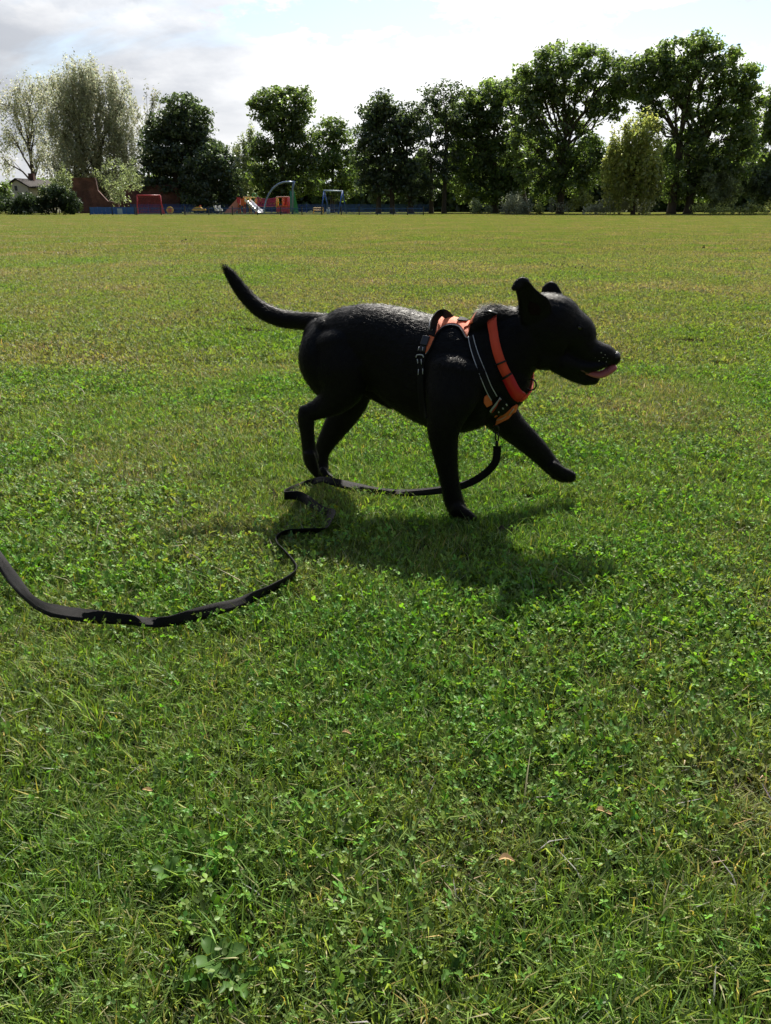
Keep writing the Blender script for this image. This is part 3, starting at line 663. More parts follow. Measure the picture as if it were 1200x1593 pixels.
for i in range(len(sp)-1):
    a = q(sp[i][0], sp[i][1]+sp[i][2]*1.2); b = q(sp[i+1][0], sp[i+1][1]+sp[i+1][2]*1.2); a.y -= sp[i][2]*3; b.y -= sp[i+1][2]*3   # runs down towards the field
    w_ = Vector((.26, .26, 0)); k.prism([a-w_, b-w_, b+w_, a+w_], (0, 0, -.05)); k.prism([a-w_, b-w_, b-w_+Vector((0, 0, .3)), a-w_+Vector((0, 0, .3))], (0, .03, 0)); k.prism([a+w_, b+w_, b+w_+Vector((0, 0, .3)), a+w_+Vector((0, 0, .3))], (0, .03, 0))
k.build('slide', M_steel, t)
MB().tube([q(396, 320)]+[q(396+3.2*math.cos(a), 304+3.2*math.sin(a)) for a in np.linspace(1.6, 7.4, 14)], .05, 6).build('hoop', M_green, t, True)
# rope bridge
t = empty('rope_bridge', groundpt(416, 101)); tag(t, 'magenta rope bridge joining the slide tower and the climbing frame', 'rope bridge')
q = lambda px, py, dy=0: P(px, py, 101)+Vector((0, dy, 0))
for dy, nm in ((0, 'near'), (1, 'far')):
    k = MB(); n = 12
    for i in range(n+1):
        u = i/n; x = 399+31*u; sag = 2.2*math.sin(math.pi*u)
        k.tube([q(x, 307.5+sag, dy), q(x+1.3, 320+sag*.5, dy)], .022, 5, False)
        if i < n: k.tube([q(x+2.6, 307.5+sag, dy), q(x, 320+sag*.5, dy)], .022, 5, False)
    k.tube([q(399+31*u, 307.5+2.2*math.sin(math.pi*u), dy) for u in np.linspace(0, 1, 9)], .04, 6); k.build('rope', M_mag, t)
k = MB()
for i in range(14):
    u = i/13; c = q(399+31*u, 320.5+1.1*math.sin(math.pi*u), .5); k.box(c, (.15, 1.0, .05))
k.build('deck', M_pink, t)
# climbing frame
t = empty('climbing_cage', groundpt(439, 100)); tag(t, 'square red and orange climbing frame under the blue arch', 'climbing frame')
q = lambda px, py, dy=0: P(px, py, 100)+Vector((0, dy, 0))
for px, m in ((430.5, M_yellow), (439.5, M_orange), (448, M_red)):
    for dy in (0, 1.4): MB().tube([(q(px, 320).x, 100+dy, 0), q(px, 306.5, dy)], .065, 8).build('post', m, t, True)
for dy in (0, 1.4): MB().tube([q(430, 306.5, dy), q(448.5, 306.2, dy)], .05).build('top_rail', M_pink, t)
k = MB()
for px in np.arange(441, 448, 1.6): k.tube([q(px, 307, .7), (q(px, 320).x, 100.7, 0)], .03, 6)
k.build('bars', M_red, t)
MB().box(((q(430, 320).x+q(448, 320).x)/2, 100.7, q(440, 320.5).z), (q(448, 320).x-q(430, 320).x, 1.4, .1)).build('platform', M_orange, t)
MB().prism([q(430.5, 321.5, -.08), q(448, 321.5, -.08), q(448, 329.5, -.08), q(430.5, 329.5, -.08)], (0, .05, 0)).build('red_panel', M_red, t)
# blue arch
t = empty('climbing_arch', groundpt(435, 98)); tag(t, 'tall curved blue grey steel arch, the highest piece in the playground', 'play arch')
q = lambda px, py, dy=0: P(px, py, 98)+Vector((0, dy, 0))
arc = [(411, 334), (412, 322), (414.5, 311), (419, 301), (425, 293), (433, 286.5), (441, 283.5), (449, 283), (457.5, 283.5)]
pts = [q(a, b) for a, b in arc]; pts[0].z = 0
MB().tube(pts, .10, 10).build('arc', M_bluegrey, t, True)
MB().tube([q(458, 281.5), q(456, 292), (q(454.5, 320).x, 98, 0)], .12, 10).build('mast', M_bluegrey, t, True)
MB().prism([q(451, 297), q(457.5, 297), q(457.5, 328), q(451.5, 330)], (0, .25, 0)).build('panel', M_teal, t)
k = MB()
for u in np.linspace(0, 1, 7): k.tube([q(457+u*.5, 299, .4), (q(456+u*8, 330).x, 98.4+u*.5, 0)], .03, 5)
for u in np.linspace(.15, .95, 8):
    a = q(457.3, 299, .4); b = Vector((q(464, 330).x, 98.9, 0)); c0 = Vector((q(456, 330).x, 98.4, 0)); k.tube([a+(c0-a)*u, a+(b-a)*u], .03, 5)
k.build('net', M_green, t)
# yellow barrier
t = empty('barrier', groundpt(495, 102)); tag(t, 'low yellow barrier left of the blue swing', 'barrier')
q = lambda px, py, dy=0: P(px, py, 102)+Vector((0, dy, 0))
for px in (488, 503): MB().tube([(q(px, 320).x, 102, 0), q(px, 323)], .07).build('post', M_yellow, t)
for py in (323.5, 327): MB().tube([q(488, py), q(503, py)], .05).build('rail', M_yellow, t)
# swing
t = empty('swing_set', groundpt(520, 103)); tag(t, 'blue A framed swing set with pale top bar', 'swing')
q = lambda px, py, dy=0: P(px, py, 103)+Vector((0, dy, 0))
MB().tube([q(503.5, 296.5), q(534, 297.5)], .09, 8).build('crossbar', M_bluel, t, True)
for px, fs in ((504.5, (500.5, 512)), (533, (527, 538.5))):
    for i, f in enumerate(fs):
        MB().tube([q(px, 297), (q(f, 320).x, 103+(-.9 if i == 0 else .9), 0)], .085, 8).build('leg', M_blue, t, True)
for px in (514, 524):
    z = q(px, 297).z
    k = MB()
    for dx in (-.22, .22): k.tube([(q(px, 300).x+dx, 103, z), (q(px, 300).x+dx, 103, .55)], .02, 5)
    k.build('chain', M_dark, t); MB().box((q(px, 300).x, 103, .52), (.5, .28, .22)).build('seat', M_dark, t)
# bench box and bin
t = empty('litter_bin', groundpt(512, 100)); tag(t, 'small pale blue litter bin at the foot of the swing', 'bin'); c = groundpt(511, 100)
MB().tube([c, c+Vector((0, 0, .55))], [.2, .24], 12).build('body', M_bluel, t, True); MB().tube([c+Vector((0, 0, .55)), c+Vector((0, 0, .68))], [.26, .18], 12).build('lid', M_dark, t, True)
# ------------------------------------------------------------------ dog
LAT = Vector((.35, .937, 0)).normalized()          # the dog's side-to-side axis, pointing away from the camera
def catmull(rows, sub):
    rows = [np.array(r, float) for r in rows]; out = []
    n = len(rows)
    for i in range(n-1):
        p0 = rows[max(i-1, 0)]; p1 = rows[i]; p2 = rows[i+1]; p3 = rows[min(i+2, n-1)]
        for k in range(sub):
            t = k/sub
            out.append(.5*((2*p1)+(-p0+p2)*t+(2*p0-5*p1+4*p2-p3)*t*t+(-p0+3*p1-3*p2+p3)*t**3))
    out.append(rows[-1]); return out
SEGS = []          # (point, direction of the hair, radius) for the coat
def section_tube(mb, rows, sub=5, seg=20, flow=1, lat=LAT, hairlen=1.0, cap=True):
    """rows: (px, py, Y, r_px in the picture plane, r_m sideways)"""
    cs = catmull(rows, sub); P3 = [P(r[0], r[1], r[2]) for r in cs]; rad = [(max(.4, r[3])*mpp(r[0], r[1], r[2]), max(.002, r[4])) for r in cs]
    rings = []
    for i, p in enumerate(P3):
        d = (P3[min(i+1, len(P3)-1)]-P3[max(i-1, 0)]); d = (d-lat*d.dot(lat)*.999).normalized()
        u = lat.cross(d).normalized(); rings.append((p, d, u, rad[i][0], rad[i][1]))
        SEGS.append((tuple(p), tuple(d*flow), max(rad[i]), hairlen))
    if cap:
        p, d, u, a, b = rings[0]; m = min(a, b)
        pre = [(p-d*m*math.sin(q)*.9, d, u, a*math.cos(q), b*math.cos(q)) for q in (1.4, 1.05, .7, .35)]
        p, d, u, a, b = rings[-1]; m = min(a, b)
        post = [(p+d*m*math.sin(q)*.9, d, u, a*math.cos(q), b*math.cos(q)) for q in (.35, .7, 1.05, 1.4)]
        rings = pre+rings+post
    b0 = len(mb.v)
    for (p, d, u, a, b) in rings:
        for k in range(seg):
            q = 2*math.pi*k/seg; mb.v.append(p+u*math.cos(q)*a+lat*math.sin(q)*b)
    for i in range(len(rings)-1):
        for k in range(seg):
            k2 = (k+1) % seg; mb.f.append((b0+i*seg+k, b0+i*seg+k2, b0+(i+1)*seg+k2, b0+(i+1)*seg+k))
    mb.f.append(tuple(b0+k for k in range(seg))[::-1]); e = b0+(len(rings)-1)*seg; mb.f.append(tuple(e+k for k in range(seg)))
def coat_mat():
    m = bpy.data.materials.new('black_coat'); m.use_nodes = True; t = NT(m.node_tree); b = t.n['Principled BSDF']
    obj = t.new('ShaderNodeTexCoord').outputs['Object']; n = t.noise(obj, 60, 4)
    t.l.new(t.ramp(n, [(.3, (.003, .003, .0035)), (.7, (.007, .007, .0075))]), b.inputs['Base Color'])
    b.inputs['Roughness'].default_value = .52; b.inputs['Specular IOR Level'].default_value = .16
    bn = t.new('ShaderNodeBump'); bn.inputs['Strength'].default_value = .18; bn.inputs['Distance'].default_value = .0015
    t.l.new(t.noise(t.mapping(obj, sc=(1, 1, 2)), 260, 3), bn.inputs['Height']); t.l.new(bn.outputs[0], b.inputs['Normal']); return m
M_coat = coat_mat()
def hair_mat():
    m = bpy.data.materials.new('black_hair'); m.use_nodes = True; t = NT(m.node_tree); b = t.n['Principled BSDF']
    at = t.new('ShaderNodeAttribute', attribute_name='tint')
    t.l.new(t.mix(1, at.outputs['Color'], (.006, .006, .0065, 1), 'MULTIPLY'), b.inputs['Base Color'])
    b.inputs['Roughness'].default_value = .44; b.inputs['Specular IOR Level'].default_value = .17; return m
M_hair = hair_mat()
M_nose = pmat('nose_leather', (.012, .012, .013), .32, var=.4, scale=300, bump=.5, bscale=900)
M_tongue = pmat('tongue', (.42, .115, .13), .38, var=.12, scale=120, bump=.4, bscale=700)
M_eye = pmat('eye', (.008, .004, .002), .06, spec=.8)
M_claw = pmat('claw', (.03, .028, .026), .4)
M_mouth = pmat('mouth_skin', (.10, .035, .035), .4, var=.4, scale=150)

dog = empty('dog', G(600, 780)); tag(dog, 'black dog trotting to the right with tongue out, wearing an orange harness', 'dog')
mb = MB()
# trunk of the body from rump to chest
section_tube(mb, [(500, 529, 2.36, 34, .062), (522, 532, 2.345, 49, .082), (548, 534, 2.325, 57, .090), (578, 538, 2.30, 64, .092), (612, 549, 2.27, 71, .098),
                  (645, 566, 2.24, 80, .106), (680, 580, 2.21, 86, .112), (712, 588, 2.185, 86, .112), (742, 590, 2.165, 80, .104), (768, 592, 2.15, 66, .092), (788, 598, 2.14, 48, .070)], 6, 28, flow=-1)
# buttocks
section_tube(mb, [(512, 508, 2.34, 20, .06), (500, 535, 2.33, 28, .085), (500, 565, 2.32, 30, .085), (512, 590, 2.31, 30, .07)], 5, 20, flow=1)
# neck
section_tube(mb, [(742, 590, 2.17, 58, .092), (761, 567, 2.16, 65, .086), (780, 549, 2.15, 63, .078), (800, 536, 2.145, 56, .070), (820, 527, 2.14, 50, .065), (842, 522, 2.135, 46, .062)], 6, 24, flow=-1, hairlen=1.5)
section_tube(mb, [(744, 508, 2.16, 12, .04), (757, 496, 2.155, 15, .045), (771, 492, 2.15, 15, .04), (790, 492, 2.15, 14, .036), (812, 494, 2.14, 16, .036)], 5, 16, flow=-1, hairlen=1.6)
# skull
section_tube(mb, [(826, 510, 2.14, 41, .058), (846, 507, 2.13, 50, .065), (866, 513, 2.12, 51, .066), (884, 519, 2.115, 43, .058), (898, 524, 2.11, 33, .048), (907, 537, 2.105, 23, .037)], 5, 24, flow=-1, hairlen=.5)
section_tube(mb, [(878, 484, 2.115, 17, .044), (894, 494, 2.112, 14.5, .038), (904.5, 503, 2.11, 12.5, .030), (905, 511, 2.11, 11, .026)], 4, 16, flow=-1, hairlen=.4)
section_tube(mb, [(850, 548, 2.13, 28, .052), (868, 553, 2.125, 24, .046), (888, 560, 2.12, 20, .036)], 4, 18, flow=-1, hairlen=.6)
# upper muzzle
section_tube(mb, [(896, 532, 2.11, 28, .038), (912, 544, 2.105, 23, .034), (927, 549.5, 2.10, 19, .031), (941, 553.5, 2.098, 17.5, .0285), (951, 556.5, 2.096, 14, .0245), (956, 557.5, 2.096, 11, .019)], 5, 20, flow=-1, hairlen=.3)
# lip hanging over the jaw
section_tube(mb, [(880, 562, 2.105, 17, .034), (896, 568, 2.10, 14, .031), (912, 570, 2.095, 11, .029), (928, 569, 2.092, 8, .027), (940, 566, 2.09, 6, .024)], 4, 16, flow=-1, hairlen=.3)
# lower jaw
section_tube(mb, [(866, 558, 2.12, 20, .038), (884, 569, 2.115, 19.5, .034), (900, 580, 2.11, 16.5, .029), (913, 587, 2.108, 13, .025), (924, 588.5, 2.106, 10, .021)], 5, 18, flow=-1, hairlen=.4)
# near ear, standing up with the tip folded back
section_tube(mb, [(836, 496, 2.085, 21, .013), (832, 480, 2.078, 27, .009), (824, 465, 2.07, 20, .0075), (817, 452, 2.062, 15, .007), (813.5, 443, 2.055, 14, .007), (813, 438, 2.05, 10, .006)], 5, 18, flow=1, hairlen=.35)
section_tube(mb, [(820, 438, 2.052, 6.5, .007), (811, 440, 2.048, 9, .0085), (804, 445, 2.045, 7.5, .008), (799, 449, 2.044, 4.5, .006)], 4, 14, flow=1, hairlen=.35)
section_tube(mb, [(828, 466, 2.07, 9, .009), (842, 477, 2.078, 6.5, .012), (856, 486, 2.088, 5.5, .016), (866, 488, 2.10, 4, .012)], 5, 14, flow=-1, hairlen=.35)
section_tube(mb, [(809, 447, 2.055, 5, .006), (811, 462, 2.065, 5, .008), (815, 480, 2.08, 7, .010), (819, 498, 2.09, 8, .012)], 5, 14, flow=1, hairlen=.35)
# far ear
section_tube(mb, [(862, 470, 2.19, 17, .012), (858, 458, 2.20, 16, .008), (854, 449.5, 2.205, 14.5, .0075), (851, 444.5, 2.21, 11, .007)], 4, 16, flow=1, hairlen=.35)
# tail
section_tube(mb, [(510, 507, 2.375, 19, .040), (488, 501, 2.39, 14.5, .027), (466, 499, 2.405, 13, .024), (444, 496.5, 2.42, 13.5, .024), (422, 490, 2.432, 13.5, .023), (404, 480, 2.442, 13, .022), (389, 467, 2.45, 12, .021), (376, 452, 2.455, 11, .019), (366, 438, 2.458, 10, .016), (358, 426, 2.46, 8, .012), (352, 418, 2.46, 4, .006)], 5, 16, flow=1, hairlen=1.25)
# near fore leg, carrying the weight
section_tube(mb, [(712, 575, 2.09, 48, .045), (703, 615, 2.075, 42, .048), (694, 648, 2.068, 31, .042), (690, 676, 2.066, 24.5, .034), (693, 705, 2.066, 20, .027), (697, 733, 2.067, 16.5, .024), (702, 760, 2.068, 15, .023), (706, 779, 2.069, 15.5, .024), (712, 793, 2.068, 14, .028)], 6, 22, flow=1, hairlen=.8)
for i, dy in enumerate((-.020, -.007, .007, .020)):
    section_tube(mb, [(708, 790, 2.069+dy, 11, .012), (720, 797, 2.064+dy, 9.5, .0125), (731, 803.5, 2.060+dy, 7.5, .0115), (738, 807.5, 2.058+dy, 5, .009)], 4, 12, flow=1, hairlen=.35)
# far fore leg, reaching forward
section_tube(mb, [(752, 600, 2.22, 42, .045), (775, 640, 2.225, 31, .042), (794, 662, 2.225, 23.5, .034), (816, 682, 2.225, 20, .028), (834, 699, 2.222, 17.5, .025), (848, 714, 2.22, 15, .0225), (861, 728, 2.218, 13.5, .023)], 6, 22, flow=1, hairlen=.8)
for i, dy in enumerate((-.020, -.007, .007, .020)):
    section_tube(mb, [(858, 725, 2.218+dy, 10, .012), (871, 735, 2.216+dy, 11, .0125), (883, 740.5, 2.214+dy, 10.5, .0125), (891, 742.5, 2.213+dy, 8.5, .010)], 4, 12, flow=1, hairlen=.35)
section_tube(mb, [(864, 738, 2.214, 8, .02), (876, 745, 2.213, 6, .018)], 4, 12, flow=1, hairlen=.35)
# near hind leg, lifted behind
section_tube(mb, [(520, 535, 2.28, 40, .050), (526, 570, 2.265, 48, .055), (530, 600, 2.26, 40, .048), (518, 622, 2.262, 26, .036), (500, 634, 2.266, 17.5, .026), (484, 641, 2.268, 14, .020), (474, 647, 2.27, 11, .018)], 6, 22, flow=1, hairlen=.8)
section_tube(mb, [(478, 639, 2.27, 14, .019), (476.5, 655, 2.27, 13.5, .018), (478.5, 675, 2.272, 11.5, .017), (481, 697, 2.275, 11.5, .018), (484, 712, 2.278, 13, .022)], 6, 18, flow=1, hairlen=.6)
for i, dy in enumerate((-.018, -.006, .006, .018)):
    section_tube(mb, [(481, 706, 2.276+dy, 10, .011), (484, 720, 2.28+dy, 11, .0115), (489, 731, 2.282+dy, 8.5, .0105), (492.5, 739, 2.284+dy, 4.5, .008)], 4, 12, flow=1, hairlen=.35)
# far hind leg on the ground
section_tube(mb, [(540, 545, 2.40, 42, .045), (548, 585, 2.41, 38, .048), (545, 618, 2.415, 31, .040), (534, 645, 2.42, 24, .030), (520, 668, 2.425, 19, .024), (508, 688, 2.43, 15, .020), (501, 704, 2.435, 12.5, .018), (500, 722, 2.43, 11.5, .018), (502, 736, 2.42, 11.5, .021)], 6, 20, flow=1, hairlen=.8)
for i, dy in enumerate((-.018, -.006, .006, .018)):
    section_tube(mb, [(500, 733, 2.42+dy, 9, .011), (508, 741, 2.41+dy, 8, .011), (516, 746, 2.40+dy, 6.5, .010), (521, 749, 2.40+dy, 4, .007)], 4, 12, flow=1, hairlen=.35)
# sheath and loose belly skin
section_tube(mb, [(566, 590, 2.30, 20, .03), (585, 606, 2.28, 18, .02), (600, 620, 2.265, 12, .014), (612, 628, 2.255, 10, .012)], 4, 14, flow=1, hairlen=1.2)
section_tube(mb, [(560, 570, 2.24, 30, .03), (572, 590, 2.245, 22, .022), (580, 602, 2.25, 12, .012)], 4, 14, flow=1, hairlen=1)
# brow over the near eye, cheek
eyeP = P(902, 510, 2.075)

me = bpy.data.meshes.new('raw'); me.from_pydata([tuple(v) for v in mb.v], [], mb.f)
bm = bmesh.new(); bm.from_mesh(me); bmesh.ops.recalc_face_normals(bm, faces=bm.faces); bm.to_mesh(me); bm.free()
tmp = bpy.data.objects.new('raw', me); COL.objects.link(tmp)
md = tmp.modifiers.new('r', 'REMESH'); md.mode = 'VOXEL'; md.voxel_size = .0031
m2 = tmp.modifiers.new('s', 'SMOOTH'); m2.factor = .5; m2.iterations = 6
dg = bpy.context.evaluated_depsgraph_get()
body = bpy.data.meshes.new_from_object(tmp.evaluated_get(dg)); body.name = 'body'
bpy.data.objects.remove(tmp); body.materials.clear(); body.materials.append(M_coat)
body.polygons.foreach_set('use_smooth', [True]*len(body.polygons))
bodyo = link('body', body, dog)
bvh = BVHTree.FromPolygons([v.co.copy() for v in body.vertices], [tuple(p.vertices) for p in body.polygons])
# bare places that carry no hair: eye, nose, mouth
def coat():
    rng = np.random.default_rng(3)
    n = len(body.polygons); area = np.empty(n, np.float32); body.polygons.foreach_get('area', area)
    cen = np.empty(n*3, np.float32); body.polygons.foreach_get('center', cen); cen = cen.reshape(-1, 3)
    nor = np.empty(n*3, np.float32); body.polygons.foreach_get('normal', nor); nor = nor.reshape(-1, 3)
    N = 290000; ix = rng.choice(n, N, p=area/area.sum()); c = cen[ix]+rng.normal(0, .0016, (N, 3)); nn = nor[ix]
    sp = np.array([s[0] for s in SEGS]); sdn = np.array([s[1] for s in SEGS]); sr = np.array([s[2] for s in SEGS]); sh = np.array([s[3] for s in SEGS])
    flow = np.zeros((N, 3)); hl = np.zeros(N)
    for i in range(0, N, 15000):
        d2 = ((c[i:i+15000, None, :]-sp[None])**2).sum(2)/sr[None]**2; w = 1/(d2**3+1e-3); w /= w.sum(1)[:, None]
        flow[i:i+15000] = w@sdn; hl[i:i+15000] = w@sh
    flow[:, 2] -= .25
    flow -= nn*(flow*nn).sum(1)[:, None]; flow /= np.linalg.norm(flow, axis=1)[:, None]+1e-9
    side = np.cross(nn, flow); ang = rng.normal(0, .30, N); D = flow*np.cos(ang)[:, None]+side*np.sin(ang)[:, None]
    lift = np.clip(rng.normal(.11, .06, N), .02, .4)
    # raised ruff over the withers
    wp = np.array(P(762, 488, 2.15)); ruff = np.exp(-((c-wp)**2).sum(1)/(.045**2)); lift += ruff*.45; hl *= 1+ruff*.9
    tp = np.array(P(352, 420, 2.46)); tip = np.exp(-((c-tp)**2).sum(1)/(.022**2)); hl *= 1+tip*1.2; lift += tip*.1
    D = D+nn*lift[:, None]; D /= np.linalg.norm(D, axis=1)[:, None]
    L = .0100*hl*(.6+.7*rng.random(N)); wd = .0007*(.7+.6*rng.random(N))
    S = np.cross(D, nn); S /= np.linalg.norm(S, axis=1)[:, None]+1e-9
    roll = rng.normal(0, .45, N); S = S*np.cos(roll)[:, None]+nn*np.sin(roll)[:, None]
    a = c-S*wd[:, None]*.5-nn*.0004; b = c+S*wd[:, None]*.5-nn*.0004; t_ = c+D*L[:, None]
    V = np.stack([a, b, t_], 1).reshape(-1, 3); F = np.arange(N*3).reshape(-1, 3)
    col = np.repeat((.6+.8*rng.random(N))[:, None]*np.array([1.05, 1, .95]), 3, 0)
    # keep the eye, nose and lips clear
    keep = np.ones(N, bool)
    for q, r in ((eyeP, .012), (P(958, 556, 2.09), .014), (P(928, 577, 2.09), .012)):
        keep &= ((c-np.array(q))**2).sum(1) > r*r
    k3 = np.repeat(keep, 3); idx = np.cumsum(k3)-1
    o = link('coat', np_mesh('coat', V[k3], idx.reshape(-1, 3)[keep].astype(int), M_hair, col[k3]), dog); o['kind'] = 'stuff'
coat()
def hit(px, py, off=.0):
    o = Vector((0, 0, HCAM)); d = ray(px, py).normalized(); h = bvh.ray_cast(o, d)
    if h[0] is None:
        return None
    return h[0]+h[1]*off
def ellipsoid(c, ax, rad, seg=14, ring=9):
    """ax: 3 unit vectors, rad: 3 radii"""
    m = MB()
    for i in range(1, ring):
        th = math.pi*i/ring
        for k in range(seg):
            ph = 2*math.pi*k/seg; m.v.append(c+ax[0]*rad[0]*math.sin(th)*math.cos(ph)+ax[1]*rad[1]*math.sin(th)*math.sin(ph)+ax[2]*rad[2]*math.cos(th))
    for i in range(ring-2):
        for k in range(seg):
            k2 = (k+1) % seg; m.f.append((i*seg+k, i*seg+k2, (i+1)*seg+k2, (i+1)*seg+k))
    m.v += [c+ax[2]*rad[2], c-ax[2]*rad[2]]; a = len(m.v)-2
    for k in range(seg):
        k2 = (k+1) % seg; m.f.append((a, k2, k)); m.f.append((a+1, (ring-2)*seg+k, (ring-2)*seg+k2))
    return m
FWD = LAT.cross(Vector((0, 0, 1))).normalized()
if FWD.x < 0: FWD = -FWD
ZU = Vector((0, 0, 1))
nd = (FWD*.9-ZU*.35).normalized(); nu = LAT.cross(nd).normalized()
ellipsoid(P(957, 555.5, 2.096), (nd, LAT, nu), (.0150, .0185, .0165)).build('nose', M_nose, dog, True)
h = hit(902, 510); 
ellipsoid(h+LAT*.0035, (nd, LAT, nu), (.0085, .0075, .0070)).build('eye', M_eye, dog, True)
h2 = h+LAT*.105
ellipsoid(h2, (nd, LAT, nu), (.0085, .0075, .0070)).build('eye', M_eye, dog, True)
# lids
for k, (da, db) in enumerate(((-1, 1), (1, -1))):
    pts = []
    for i in range(9):
        u = -1+2*i/8; pts.append(h-LAT*.001+nd*.0105*u+nu*(.0062*(1-u*u)*(1 if k else -1)))
    MB().tube(pts, [.001, .0016, .002, .0022, .0023, .0022, .002, .0016, .001], 6).build('eyelid', M_coat, dog, True)
# tongue: from between the jaws, curling forward and up
def tongue():
    rows = [(910, 576, .012, .005), (920, 580, .014, .006), (930, 582.5, .0145, .007), (939, 581, .0145, .0078), (947, 576.5, .0145, .0085), (954, 571.5, .013, .0085), (958.5, 569, .009, .006)]
    cs = catmull(rows, 4); m = MB(); pts = [P(r[0], r[1], 2.092) for r in cs]; sg = 14
    for i, p in enumerate(pts):
        d = (pts[min(i+1, len(pts)-1)]-pts[max(0, i-1)]).normalized(); u = LAT.cross(d).normalized()
        for k in range(sg):
            a = 2*math.pi*k/sg; s_ = math.sin(a); m.v.append(p+LAT*s_*cs[i][2]+u*(math.cos(a)*cs[i][3]*1.35+abs(s_)**2*.0035))
    for i in range(len(pts)-1):
        for k in range(sg):
            k2 = (k+1) % sg; m.f.append((i*sg+k, i*sg+k2, (i+1)*sg+k2, (i+1)*sg+k))
    m.f.append(tuple(range(sg))[::-1]); e = (len(pts)-1)*sg; m.f.append(tuple(e+k for k in range(sg)))
    m.build('tongue', M_tongue, dog, True)
tongue()
# corner of the mouth
pts = []
for (a, b) in ((900, 574), (907, 577), (915, 580), (922, 583), (928, 583.5)):
    q = hit(a, b); 
    if q is not None: pts.append(q+LAT*.002)
if len(pts) > 2: MB().tube(pts, [.0015]+[.0035]*(len(pts)-2)+[.0025], 8).build('lip', M_mouth, dog, True)
k = MB()
for (a, b, r) in ((932, 561, .0016), (938, 556, .0010), (943, 562.5, .0013), (941, 552, .0012), (935, 549, .0012), (945, 557, .0008), (926, 556, .0007)):
    q = hit(a, b, .003)
    if q is not None: k.tube([q-FWD*r, q+FWD*r*.2+ZU*r*.6, q+FWD*r], [r*.5, r, r*.4], 5)
tag(k.build('crumbs', pmat('pale_crumb', (.5, .5, .42), .6), dog), kind='stuff')
# inside of the near ear
LASTG = []
def patch(name, mat, poly_rows, parent, off=.003, thick=.0, nu_=10, smooth_n=0):
    """poly_rows: list of ((px,py) edge A, (px,py) edge B); laid on the body, seen from the camera side"""
    m = MB(); grid = []; last = None
    for (a, b) in poly_rows:
        row = []
        for j in range(nu_+1):
            t = j/nu_; q = hit(a[0]+(b[0]-a[0])*t, a[1]+(b[1]-a[1])*t, off)
            row.append(q)
        grid.append(row)
    # fill misses with the nearest neighbour in the row
    for row in grid:
        for j in range(len(row)):
            if row[j] is None:
                c = [x for x in row if x is not None]; row[j] = min(c, key=lambda p: abs(row.index(p)-j)).copy() if c else None
    grid = [r for r in grid if r[0] is not None]
    w = len(grid[0])
    for _ in range(smooth_n):
        grid = [[(grid[max(i-1, 0)][j]+grid[i][j]*2+grid[min(i+1, len(grid)-1)][j])/4 for j in range(w)] for i in range(len(grid))]
    for r in grid: m.v += r
    LASTG.clear(); LASTG.extend(grid)
    for i in range(len(grid)-1):
        for j in range(w-1): m.f.append((i*w+j, i*w+j+1, (i+1)*w+j+1, (i+1)*w+j))
    o = m.build(name, mat, parent, True)
    if thick:
        s_ = o.modifiers.new('thickness', 'SOLIDIFY'); s_.thickness = thick; s_.offset = 0
    return o
def dense(rows, sub=4):
    f = catmull([(a[0], a[1], b[0], b[1]) for a, b in rows], sub); return [((r[0], r[1]), (r[2], r[3])) for r in f]
M_earin = pmat('inner_ear_skin', (.012, .006, .006), .9, spec=.1, var=.4, scale=120)
patch('inner_ear', M_earin, dense([((824, 468), (838, 474)), ((822, 480), (842, 482)), ((826, 490), (840, 490))]), dog, .0012, .001, 8)
# claws
for (a, b, Y) in ((742, 809.5, 2.036), (743, 809.5, 2.049), (743, 809.5, 2.063), (741, 809, 2.076)):
    MB().tube([P(a-3, b-2, Y), P(a+1, b-.5, Y), P(a+3, b+1.5, Y)], [.0034, .0027, .0008], 6).build('claw', M_claw, dog, True)
for dy in (-.02, -.007, .007, .02):
    MB().tube([P(891, 745, 2.213+dy), P(895, 746, 2.213+dy), P(897, 749, 2.213+dy)], [.0034, .0027, .0008], 6).build('claw', M_claw, dog, True)

